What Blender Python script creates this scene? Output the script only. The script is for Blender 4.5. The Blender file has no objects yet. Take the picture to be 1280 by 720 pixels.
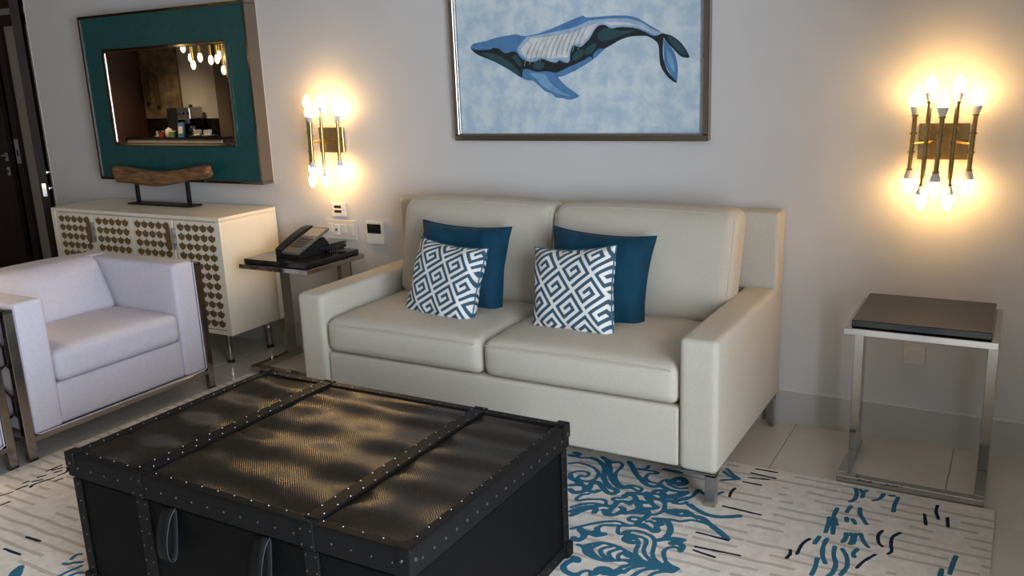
import bpy, bmesh, math, random
from mathutils import Vector, Matrix
from mathutils.geometry import tessellate_polygon
random.seed(7)
S = bpy.context.scene
COL = S.collection

# ------------------------------------------------------------------ camera
cam_d = bpy.data.cameras.new('camera'); cam = bpy.data.objects.new('camera', cam_d); COL.objects.link(cam)
cam_d.sensor_width = 36.0; cam_d.lens = 36.0 * 1096.88 / 1280.0; cam_d.clip_start = 0.05
R_ = Vector((0.86614738, 0.49812143, -0.04078922)); U_ = Vector((-0.0849356, 0.22713045, 0.97015344)); F_ = Vector((-0.4925187, 0.8368314, -0.23903668))
cam.matrix_world = Matrix(((R_.x, U_.x, -F_.x, 0.0), (R_.y, U_.y, -F_.y, -3.597), (R_.z, U_.z, -F_.z, 1.5), (0, 0, 0, 1)))
S.camera = cam

# ------------------------------------------------------------------ world, daylight, exposure
S.view_settings.view_transform = 'Standard'; S.view_settings.look = 'None'; S.view_settings.gamma = 1.0
S.view_settings.use_curve_mapping = False
S.view_settings.exposure = 0.28
w = bpy.data.worlds.new('overcast_sky'); S.world = w; w.use_nodes = True
bg = w.node_tree.nodes['Background']; bg.inputs[0].default_value = (0.62, 0.77, 1.0, 1); bg.inputs[1].default_value = 1.2

def area_light(name, loc, rot, sx, sy, power, color):
    d = bpy.data.lights.new(name, 'AREA'); d.shape = 'RECTANGLE'; d.size = sx; d.size_y = sy; d.energy = power; d.color = color
    o = bpy.data.objects.new(name, d); COL.objects.link(o); o.location = loc; o.rotation_euler = rot
    return o
# daylight falling in through the glazed balcony door in the right wall
area_light('window_daylight', (1.30, -3.40, 1.20), (0, math.radians(90), 0), 2.2, 2.3, 205.0, (0.74, 0.85, 1.0))

# ------------------------------------------------------------------ materials
def mat(name, col, rough=0.6, metal=0.0, spec=0.5, noise=0.0, nscale=20.0, bump=0.0, bscale=200.0, emis=None, estr=0.0, sheen=0.0, coat=0.0, col2=None, stretch=None, bdist=0.01):
    m = bpy.data.materials.new(name); m.use_nodes = True
    nt = m.node_tree; N = nt.nodes; L = nt.links; b = N['Principled BSDF']
    b.inputs['Base Color'].default_value = (*col, 1); b.inputs['Roughness'].default_value = rough
    b.inputs['Metallic'].default_value = metal; b.inputs['Specular IOR Level'].default_value = spec
    if sheen: b.inputs['Sheen Weight'].default_value = sheen; b.inputs['Sheen Roughness'].default_value = 0.4
    if coat: b.inputs['Coat Weight'].default_value = coat; b.inputs['Coat Roughness'].default_value = 0.05
    if emis: b.inputs['Emission Color'].default_value = (*emis, 1); b.inputs['Emission Strength'].default_value = estr
    if noise or bump or col2:
        tc = N.new('ShaderNodeTexCoord'); mp = N.new('ShaderNodeMapping'); L.new(tc.outputs['Object'], mp.inputs[0])
        if stretch: mp.inputs['Scale'].default_value = stretch
    if noise or col2:
        n = N.new('ShaderNodeTexNoise'); n.inputs['Scale'].default_value = nscale; n.inputs['Detail'].default_value = 5; L.new(mp.outputs[0], n.inputs['Vector'])
        r = N.new('ShaderNodeValToRGB'); L.new(n.outputs['Fac'], r.inputs[0])
        c2 = col2 if col2 else tuple(c * (1 - noise) for c in col)
        r.color_ramp.elements[0].position = 0.35; r.color_ramp.elements[0].color = (*c2, 1)
        r.color_ramp.elements[1].position = 0.65; r.color_ramp.elements[1].color = (*col, 1)
        L.new(r.outputs[0], b.inputs['Base Color'])
    if bump:
        n2 = N.new('ShaderNodeTexNoise'); n2.inputs['Scale'].default_value = bscale; n2.inputs['Detail'].default_value = 3; L.new(mp.outputs[0], n2.inputs['Vector'])
        bp = N.new('ShaderNodeBump'); bp.inputs['Strength'].default_value = bump; bp.inputs['Distance'].default_value = bdist
        L.new(n2.outputs['Fac'], bp.inputs['Height']); L.new(bp.outputs[0], b.inputs['Normal'])
    return m

M = {}
M['wall'] = mat('wall_paint', (0.60, 0.575, 0.545), 0.75, noise=0.03, nscale=3, bump=0.05, bscale=350)
M['ceil'] = mat('ceiling_paint', (0.50, 0.47, 0.43), 0.85)
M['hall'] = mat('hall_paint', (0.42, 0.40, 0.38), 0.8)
M['tile'] = mat('polished_tile', (0.62, 0.57, 0.49), 0.16, noise=0.12, nscale=3.0)
M['grout'] = mat('grout', (0.30, 0.27, 0.23), 0.9)
M['skirt'] = mat('skirting_tile', (0.50, 0.47, 0.43), 0.35, noise=0.08, nscale=5)
M['skirt_cap'] = mat('skirting_cap', (0.68, 0.66, 0.62), 0.5)
M['sofa'] = mat('sofa_linen', (0.53, 0.475, 0.385), 0.85, noise=0.06, nscale=120, bump=0.12, bscale=900, bdist=0.0015)
M['chair'] = mat('chair_fabric', (0.60, 0.565, 0.615), 0.85, noise=0.06, nscale=60, bump=0.12, bscale=800, bdist=0.0015)
M['chrome'] = mat('polished_chrome', (0.50, 0.48, 0.45), 0.10, 1.0)
M['dchrome'] = mat('dark_chrome', (0.36, 0.34, 0.32), 0.14, 1.0)
M['steel'] = mat('brushed_steel', (0.48, 0.47, 0.45), 0.28, 1.0)
M['bronze'] = mat('bronze_frame', (0.34, 0.28, 0.22), 0.08, 1.0)
M['brass'] = mat('aged_brass', (0.58, 0.42, 0.17), 0.24, 1.0, noise=0.25, nscale=30)
M['gold'] = mat('gold_tube', (0.80, 0.55, 0.16), 0.25, 1.0)
M['blackgloss'] = mat('black_glass_top', (0.010, 0.010, 0.011), 0.09, spec=0.6)
M['black'] = mat('black_plastic', (0.012, 0.012, 0.013), 0.35)
M['blackmetal'] = mat('black_metal', (0.012, 0.012, 0.012), 0.45, 0.3)
M['grey'] = mat('grey_plastic', (0.13, 0.12, 0.11), 0.4)
M['key'] = mat('phone_key', (0.06, 0.06, 0.06), 0.4)
M['lcd'] = mat('phone_display', (0.26, 0.26, 0.24), 0.25)
M['whiteplastic'] = mat('white_plastic', (0.72, 0.70, 0.66), 0.4)
M['ivory'] = mat('ivory_plastic', (0.66, 0.62, 0.54), 0.4)
M['porcelain'] = mat('white_porcelain', (0.82, 0.80, 0.76), 0.25)
M['cred'] = mat('ivory_lacquer', (0.86, 0.765, 0.60), 0.32, noise=0.04, nscale=8)
M['scallop'] = mat('bronze_fretwork', (0.23, 0.145, 0.062), 0.45, 0.4)
M['teal'] = mat('teal_lacquer', (0.006, 0.082, 0.080), 0.38, noise=0.25, nscale=25)
M['mirror'] = mat('mirror_glass', (0.66, 0.62, 0.57), 0.0, 1.0)
M['velvet'] = mat('teal_velvet', (0.004, 0.046, 0.082), 0.8, noise=0.25, nscale=14, bump=0.35, bscale=14, sheen=0.06, bdist=0.02, spec=0.2)
M['wood'] = mat('driftwood', (0.30, 0.15, 0.058), 0.6, col2=(0.11, 0.045, 0.016), nscale=9, stretch=(1.2, 6, 6), bump=0.5, bscale=40)
M['doorwood'] = mat('dark_door_wood', (0.050, 0.031, 0.026), 0.6, spec=0.15, noise=0.3, nscale=10, stretch=(8, 8, 0.6))
M['doordark'] = mat('door_shadow_gap', (0.012, 0.011, 0.012), 0.7)
M['leather'] = mat('black_leather', (0.0042, 0.004, 0.004), 0.55, bump=0.2, bscale=260, noise=0.2, nscale=20, spec=0.10, bdist=0.002)
M['leatheredge'] = mat('black_leather_binding', (0.007, 0.0065, 0.0065), 0.48, bump=0.2, bscale=300, spec=0.16, bdist=0.002)
M['rivet'] = mat('rivet_metal', (0.20, 0.19, 0.18), 0.3, 1.0)
M['stitch'] = mat('stitched_edge', (0.022, 0.022, 0.024), 0.5)
M['kcab'] = mat('walnut_cabinet', (0.075, 0.035, 0.020), 0.4, noise=0.3, nscale=10, stretch=(8, 8, 0.8))
M['stone'] = mat('textured_stone', (0.30, 0.22, 0.13), 0.7, col2=(0.13, 0.09, 0.05), nscale=9, bump=0.6, bscale=25)
M['stonedark'] = mat('carved_relief', (0.10, 0.075, 0.05), 0.6)
M['granite'] = mat('black_granite', (0.012, 0.012, 0.012), 0.15)
M['blue_art'] = mat('blue_carton', (0.08, 0.24, 0.42), 0.5)
M['green'] = mat('green_tin', (0.16, 0.30, 0.06), 0.5)
M['red'] = mat('red_tin', (0.32, 0.05, 0.03), 0.5)
M['bulb'] = mat('lit_bulb', (1, 0.9, 0.75), 0.4, emis=(1.0, 0.60, 0.22), estr=36.0)
M['bulb_dim'] = mat('chandelier_bulb', (1, 0.9, 0.75), 0.4, emis=(1.0, 0.76, 0.42), estr=5.0)
M['downlight'] = mat('downlight_glow', (1, 1, 1), 0.4, emis=(1.0, 0.80, 0.55), estr=9.0)
M['rugblue'] = mat('rug_blue_pile', (0.034, 0.160, 0.255), 0.95, noise=0.35, nscale=60, bump=0.5, bscale=500)
M['rugdark'] = mat('rug_navy_pile', (0.012, 0.022, 0.035), 0.95, bump=0.5, bscale=500)
M['curtain'] = mat('sheer_curtain', (0.75, 0.74, 0.72), 0.9)

def rug_material():
    m = bpy.data.materials.new('rug_wool'); m.use_nodes = True; nt = m.node_tree; N = nt.nodes; L = nt.links; b = N['Principled BSDF']
    b.inputs['Roughness'].default_value = 0.95; b.inputs['Specular IOR Level'].default_value = 0.1
    tc = N.new('ShaderNodeTexCoord'); sp = N.new('ShaderNodeSeparateXYZ'); L.new(tc.outputs['Object'], sp.inputs[0])
    def math_(op, a, bv=None):
        n = N.new('ShaderNodeMath'); n.operation = op
        for i, v in enumerate((a, bv)):
            if v is None: continue
            if hasattr(v, 'is_linked') or hasattr(v, 'links'): L.new(v, n.inputs[i])
            else: n.inputs[i].default_value = v
        return n.outputs[0]
    row = math_('DIVIDE', sp.outputs['Y'], 0.052)
    wob = N.new('ShaderNodeTexNoise'); wob.inputs['Scale'].default_value = 9.0; L.new(tc.outputs['Object'], wob.inputs['Vector'])
    row = math_('ADD', row, math_('MULTIPLY', wob.outputs['Fac'], 0.35))
    fr = math_('FRACT', row); fl = math_('FLOOR', row)
    line = math_('LESS_THAN', fr, 0.30)
    cb = N.new('ShaderNodeCombineXYZ'); L.new(math_('MULTIPLY', sp.outputs['X'], 5.2), cb.inputs[0]); L.new(math_('MULTIPLY', fl, 7.37), cb.inputs[1])
    nz = N.new('ShaderNodeTexNoise'); nz.inputs['Scale'].default_value = 1.0; nz.inputs['Detail'].default_value = 1.0; L.new(cb.outputs[0], nz.inputs['Vector'])
    seg = math_('GREATER_THAN', nz.outputs['Fac'], 0.47)
    fac = math_('MULTIPLY', math_('MULTIPLY', line, seg), 0.55)
    n = N.new('ShaderNodeTexNoise'); n.inputs['Scale'].default_value = 35; n.inputs['Detail'].default_value = 6; L.new(tc.outputs['Object'], n.inputs['Vector'])
    r = N.new('ShaderNodeValToRGB'); L.new(n.outputs['Fac'], r.inputs[0])
    r.color_ramp.elements[0].position = 0.3; r.color_ramp.elements[0].color = (0.62, 0.57, 0.50, 1)
    r.color_ramp.elements[1].position = 0.7; r.color_ramp.elements[1].color = (0.75, 0.69, 0.61, 1)
    mx = N.new('ShaderNodeMix'); mx.data_type = 'RGBA'; L.new(fac, mx.inputs[0]); L.new(r.outputs[0], mx.inputs[6]); mx.inputs[7].default_value = (0.34, 0.285, 0.23, 1)
    last = mx.outputs[2]
    for an, colr in (('blue_weave', (0.034, 0.140, 0.215, 1)), ('navy_weave', (0.012, 0.022, 0.036, 1))):
        at = N.new('ShaderNodeAttribute'); at.attribute_name = an
        edge = math_('ADD', at.outputs['Fac'], math_('MULTIPLY', math_('SUBTRACT', n.outputs['Fac'], 0.5), 0.005))
        m2 = N.new('ShaderNodeMix'); m2.data_type = 'RGBA'; L.new(math_('LESS_THAN', edge, 0.0), m2.inputs[0]); L.new(last, m2.inputs[6]); m2.inputs[7].default_value = colr; last = m2.outputs[2]
    L.new(last, b.inputs['Base Color'])
    n2 = N.new('ShaderNodeTexNoise'); n2.inputs['Scale'].default_value = 420; L.new(tc.outputs['Object'], n2.inputs['Vector'])
    bp = N.new('ShaderNodeBump'); bp.inputs['Strength'].default_value = 0.5; bp.inputs['Distance'].default_value = 0.004; L.new(n2.outputs['Fac'], bp.inputs['Height']); L.new(bp.outputs[0], b.inputs['Normal'])
    return m
M['rug'] = rug_material()

def key_material():
    m = bpy.data.materials.new('greek_key_weave'); m.use_nodes = True; nt = m.node_tree; N = nt.nodes; L = nt.links; b = N['Principled BSDF']
    b.inputs['Roughness'].default_value = 0.85
    a = N.new('ShaderNodeAttribute'); a.attribute_name = 'weave'
    mx = N.new('ShaderNodeMix'); mx.data_type = 'RGBA'; L.new(a.outputs['Fac'], mx.inputs[0])
    mx.inputs[6].default_value = (0.74, 0.72, 0.66, 1); mx.inputs[7].default_value = (0.030, 0.075, 0.115, 1)
    L.new(mx.outputs[2], b.inputs['Base Color'])
    return m
M['key_weave'] = key_material()

def trunk_top_material():
    m = mat('embossed_leather_top', (0.022, 0.015, 0.009), 0.25, spec=0.32, noise=0.5, nscale=7)
    nt = m.node_tree; N = nt.nodes; L = nt.links; b = N['Principled BSDF']
    tc = N.new('ShaderNodeTexCoord')
    wv = N.new('ShaderNodeTexWave'); wv.wave_type = 'BANDS'; wv.bands_direction = 'DIAGONAL'; wv.inputs['Scale'].default_value = 75; wv.inputs['Distortion'].default_value = 0.6; L.new(tc.outputs['Object'], wv.inputs['Vector'])
    n = N.new('ShaderNodeTexNoise'); n.inputs['Scale'].default_value = 4.6; n.inputs['Detail'].default_value = 0.0
    mp = N.new('ShaderNodeMapping'); mp.inputs['Scale'].default_value = (0.8, 1.7, 1); L.new(tc.outputs['Object'], mp.inputs[0]); L.new(mp.outputs[0], n.inputs['Vector'])
    b1 = N.new('ShaderNodeBump'); b1.inputs['Strength'].default_value = 1.0; b1.inputs['Distance'].default_value = 0.018; L.new(n.outputs['Fac'], b1.inputs['Height'])
    wy = N.new('ShaderNodeTexWave'); wy.bands_direction = 'Y'; wy.inputs['Scale'].default_value = 1.7; wy.inputs['Distortion'].default_value = 1.2; wy.inputs['Detail'].default_value = 0.0; L.new(tc.outputs['Object'], wy.inputs['Vector'])
    b0 = N.new('ShaderNodeBump'); b0.inputs['Strength'].default_value = 1.0; b0.inputs['Distance'].default_value = 0.010; L.new(wy.outputs['Fac'], b0.inputs['Height'])
    wx = N.new('ShaderNodeTexWave'); wx.bands_direction = 'X'; wx.inputs['Scale'].default_value = 1.15; wx.inputs['Distortion'].default_value = 1.6; wx.inputs['Detail'].default_value = 0.0; L.new(tc.outputs['Object'], wx.inputs['Vector'])
    bx_ = N.new('ShaderNodeBump'); bx_.inputs['Strength'].default_value = 1.0; bx_.inputs['Distance'].default_value = 0.0075; L.new(wx.outputs['Fac'], bx_.inputs['Height']); L.new(bx_.outputs[0], b0.inputs['Normal']); L.new(b0.outputs[0], b1.inputs['Normal'])
    b2 = N.new('ShaderNodeBump'); b2.inputs['Strength'].default_value = 0.55; b2.inputs['Distance'].default_value = 0.0008; L.new(wv.outputs['Fac'], b2.inputs['Height']); L.new(b1.outputs[0], b2.inputs['Normal'])
    L.new(b2.outputs[0], b.inputs['Normal'])
    return m
M['trunktop'] = trunk_top_material()

def canvas_material():
    m = mat('painted_canvas', (0.62, 0.69, 0.70), 0.7, col2=(0.42, 0.54, 0.63), nscale=12, bump=0.1, bscale=500, bdist=0.001)
    for n in m.node_tree.nodes:
        if n.type == 'VALTORGB': n.color_ramp.elements[0].position = 0.40; n.color_ramp.elements[1].position = 0.60
        if n.type == 'TEX_NOISE' and n.inputs['Scale'].default_value < 50: n.inputs['Detail'].default_value = 9; n.inputs['Roughness'].default_value = 0.62
    return m
M['canvas'] = canvas_material()
for k, c in dict(w_blue=(0.085, 0.225, 0.43), w_pale=(0.36, 0.50, 0.63), w_white=(0.70, 0.70, 0.68), w_dark=(0.010, 0.018, 0.022), w_teal=(0.022, 0.075, 0.085), w_light=(0.20, 0.38, 0.58), w_line=(0.42, 0.44, 0.46)).items():
    M[k] = mat('paint_' + k[2:], c, 0.6, noise=0.22, nscale=25)

def pane_material():
    m = bpy.data.materials.new('window_pane'); m.use_nodes = True; nt = m.node_tree; N = nt.nodes; L = nt.links
    for n in list(N):
        if n.type == 'BSDF_PRINCIPLED': N.remove(n)
    t = N.new('ShaderNodeBsdfTransparent'); g = N.new('ShaderNodeBsdfGlossy'); g.inputs['Roughness'].default_value = 0.0
    lw = N.new('ShaderNodeLayerWeight'); lw.inputs[0].default_value = 0.15; mx = N.new('ShaderNodeMixShader')
    L.new(lw.outputs['Fresnel'], mx.inputs[0]); L.new(t.outputs[0], mx.inputs[1]); L.new(g.outputs[0], mx.inputs[2]); L.new(mx.outputs[0], N['Material Output'].inputs[0])
    return m
M['pane'] = pane_material()

# ------------------------------------------------------------------ mesh helpers
class MB:
    def __init__(s): s.v = []; s.f = []; s.smooth = False
    def add(s, vs, fs):
        o = len(s.v); s.v += [tuple(p) for p in vs]; s.f += [tuple(i + o for i in f) for f in fs]; return s
    def box(s, x0, x1, y0, y1, z0, z1):
        return s.add([(x0,y0,z0),(x1,y0,z0),(x1,y1,z0),(x0,y1,z0),(x0,y0,z1),(x1,y0,z1),(x1,y1,z1),(x0,y1,z1)],
                     [(0,3,2,1),(4,5,6,7),(0,1,5,4),(1,2,6,5),(2,3,7,6),(3,0,4,7)])
    def bbox(s, x0, x1, y0, y1, z0, z1, r=0.005, seg=2):
        bm = bmesh.new(); bmesh.ops.create_cube(bm, size=1)
        for v in bm.verts: v.co = Vector(((x0+x1)/2 + v.co.x*(x1-x0), (y0+y1)/2 + v.co.y*(y1-y0), (z0+z1)/2 + v.co.z*(z1-z0)))
        bmesh.ops.bevel(bm, geom=bm.edges[:], offset=r, segments=seg, profile=0.5, affect='EDGES')
        s._bm(bm); return s
    def _bm(s, bm):
        bm.verts.index_update(); s.add([v.co[:] for v in bm.verts], [[v.index for v in f.verts] for f in bm.faces]); bm.free()
    def tube(s, pts, r, n=10, caps=True):
        pts = [Vector(p) for p in pts]; rs = r if isinstance(r, (list, tuple)) else [r] * len(pts)
        up = None; rings = []
        for i, p in enumerate(pts):
            t = (pts[min(i+1, len(pts)-1)] - pts[max(i-1, 0)]).normalized()
            if up is None: up = t.orthogonal().normalized()
            a = (up - t * up.dot(t));  a = a.normalized() if a.length > 1e-6 else t.orthogonal().normalized(); up = a; b = t.cross(a)
            rings.append([p + (a * math.cos(2*math.pi*k/n) + b * math.sin(2*math.pi*k/n)) * rs[i] for k in range(n)])
        vs = [q for rg in rings for q in rg]; fs = []
        for i in range(len(pts)-1):
            for k in range(n): fs.append((i*n+k, i*n+(k+1) % n, (i+1)*n+(k+1) % n, (i+1)*n+k))
        if caps: fs.append(tuple(reversed(range(n)))); fs.append(tuple((len(pts)-1)*n+k for k in range(n)))
        s.add(vs, fs); return s
    def lathe(s, prof, cx, cy, n=16, axis=None):
        vs = []; fs = []
        for (r, z) in prof:
            for k in range(n): vs.append((cx + max(r, 1e-4) * math.cos(2*math.pi*k/n), cy + max(r, 1e-4) * math.sin(2*math.pi*k/n), z))
        for i in range(len(prof)-1):
            for k in range(n): fs.append((i*n+k, i*n+(k+1) % n, (i+1)*n+(k+1) % n, (i+1)*n+k))
        fs.append(tuple(reversed(range(n)))); fs.append(tuple((len(prof)-1)*n+k for k in range(n)))
        s.add(vs, fs); return s
    def prism(s, poly, y0, y1):            # polygon in x,z extruded along y
        n = len(poly); a = [(x, y0, z) for x, z in poly]; b = [(x, y1, z) for x, z in poly]
        tris = tessellate_polygon([[Vector((x, z, 0)) for x, z in poly]])
        fs = [tuple(t) for t in tris] + [tuple(n + i for i in reversed(t)) for t in tris] + [(i, (i+1) % n, n+(i+1) % n, n+i) for i in range(n)]
        s.add(a + b, fs); return s
    def prism_x(s, poly, x0, x1):          # polygon in y,z extruded along x
        n = len(poly); a = [(x0, y, z) for y, z in poly]; b = [(x1, y, z) for y, z in poly]
        tris = tessellate_polygon([[Vector((y, z, 0)) for y, z in poly]])
        fs = [tuple(t) for t in tris] + [tuple(n + i for i in reversed(t)) for t in tris] + [(i, (i+1) % n, n+(i+1) % n, n+i) for i in range(n)]
        s.add(a + b, fs); return s
    def soft(s, x0, x1, y0, y1, z0, z1, r=0.03, n=14, fn=None):   # rounded upholstered block
        h = Vector(((x1-x0)/2, (y1-y0)/2, (z1-z0)/2)); c = Vector(((x0+x1)/2, (y0+y1)/2, (z0+z1)/2)); r = min(r, h.x, h.y, h.z)
        def axis(hh):
            k = 4; t = [(-hh + r * (1 - math.cos(math.pi/2*i/k))) for i in range(k)]
            mid = [-(hh - r) + 2*(hh - r)*i/n for i in range(n+1)]
            return t + mid + [-q for q in reversed(t)]
        ax = [axis(h.x), axis(h.y), axis(h.z)]
        idx = {}; vs = []; fs = []
        def V(i, j, k):
            key = (i, j, k)
            if key not in idx:
                p = Vector((ax[0][i], ax[1][j], ax[2][k])); inner = Vector([max(-(h[a]-r), min(h[a]-r, p[a])) for a in range(3)]); d = p - inner
                if d.length > 1e-9:
                    p = inner + d.normalized() * r
                if fn: p = fn(p, h)
                idx[key] = len(vs); vs.append(p + c)
            return idx[key]
        n0, n1, n2 = (len(a)-1 for a in ax)
        for i in range(n0):
            for j in range(n1):
                fs.append((V(i,j,0), V(i,j+1,0), V(i+1,j+1,0), V(i+1,j,0))); fs.append((V(i,j,n2), V(i+1,j,n2), V(i+1,j+1,n2), V(i,j+1,n2)))
        for i in range(n0):
            for k in range(n2):
                fs.append((V(i,0,k), V(i+1,0,k), V(i+1,0,k+1), V(i,0,k+1))); fs.append((V(i,n1,k), V(i,n1,k+1), V(i+1,n1,k+1), V(i+1,n1,k)))
        for j in range(n1):
            for k in range(n2):
                fs.append((V(0,j,k), V(0,j,k+1), V(0,j+1,k+1), V(0,j+1,k))); fs.append((V(n0,j,k), V(n0,j+1,k), V(n0,j+1,k+1), V(n0,j,k+1)))
        s.add(vs, fs); s.smooth = True; return s
    def sm(s): s.smooth = True; return s

def root_loc(o):
    while o.parent: o = o.parent
    return o.location.copy()
def obj(name, mb, material, parent=None, origin=None):
    """one mesh object; vertices are given in world space and made relative to the thing's base"""
    base = root_loc(parent) if parent else Vector(origin if origin else (0, 0, 0))
    me = bpy.data.meshes.new(name); me.from_pydata([(x-base.x, y-base.y, z-base.z) for x, y, z in mb.v], [], mb.f)
    bm = bmesh.new(); bm.from_mesh(me); bmesh.ops.recalc_face_normals(bm, faces=bm.faces[:]); bm.to_mesh(me); bm.free()
    me.materials.append(M[material] if isinstance(material, str) else material)
    if mb.smooth:
        for p in me.polygons: p.use_smooth = True
        try: me.set_sharp_from_angle(angle=math.radians(42))
        except Exception: pass
    o = bpy.data.objects.new(name, me); COL.objects.link(o)
    if parent: o.parent = parent
    else: o.location = base
    return o
def tag(o, label, cat, group=None, kind=None):
    o['label'] = label; o['category'] = cat
    if group: o['group'] = group
    if kind: o['kind'] = kind
    return o
def thing(name, label, cat, loc=(0,0,0), group=None):
    o = bpy.data.objects.new(name, None); o.empty_display_size = 0.1; COL.objects.link(o); o.location = loc
    return tag(o, label, cat, group)
def struct(name, mb, material, label, cat, origin=None):
    return tag(obj(name, mb, material, None, origin), label, cat, None, 'structure')
def dup(o, parent=None):
    c = o.copy(); COL.objects.link(c); c.parent = parent
    if parent: c.matrix_parent_inverse = o.matrix_parent_inverse.copy()
    for ch in [k for k in o.children]: dup(ch, c)
    return c
def smooth_line(pts, n=5):
    P = [Vector((p[0], p[1], p[2] if len(p) > 2 else 0)) for p in pts]; out = []
    for i in range(len(P)-1):
        a = P[max(i-1, 0)]; b = P[i]; c = P[i+1]; d = P[min(i+2, len(P)-1)]
        for k in range(n):
            t = k/n; out.append(0.5*((2*b)+(c-a)*t+(2*a-5*b+4*c-d)*t*t+(3*b-a-3*c+d)*t**3))
    out.append(P[-1]); return out

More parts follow.
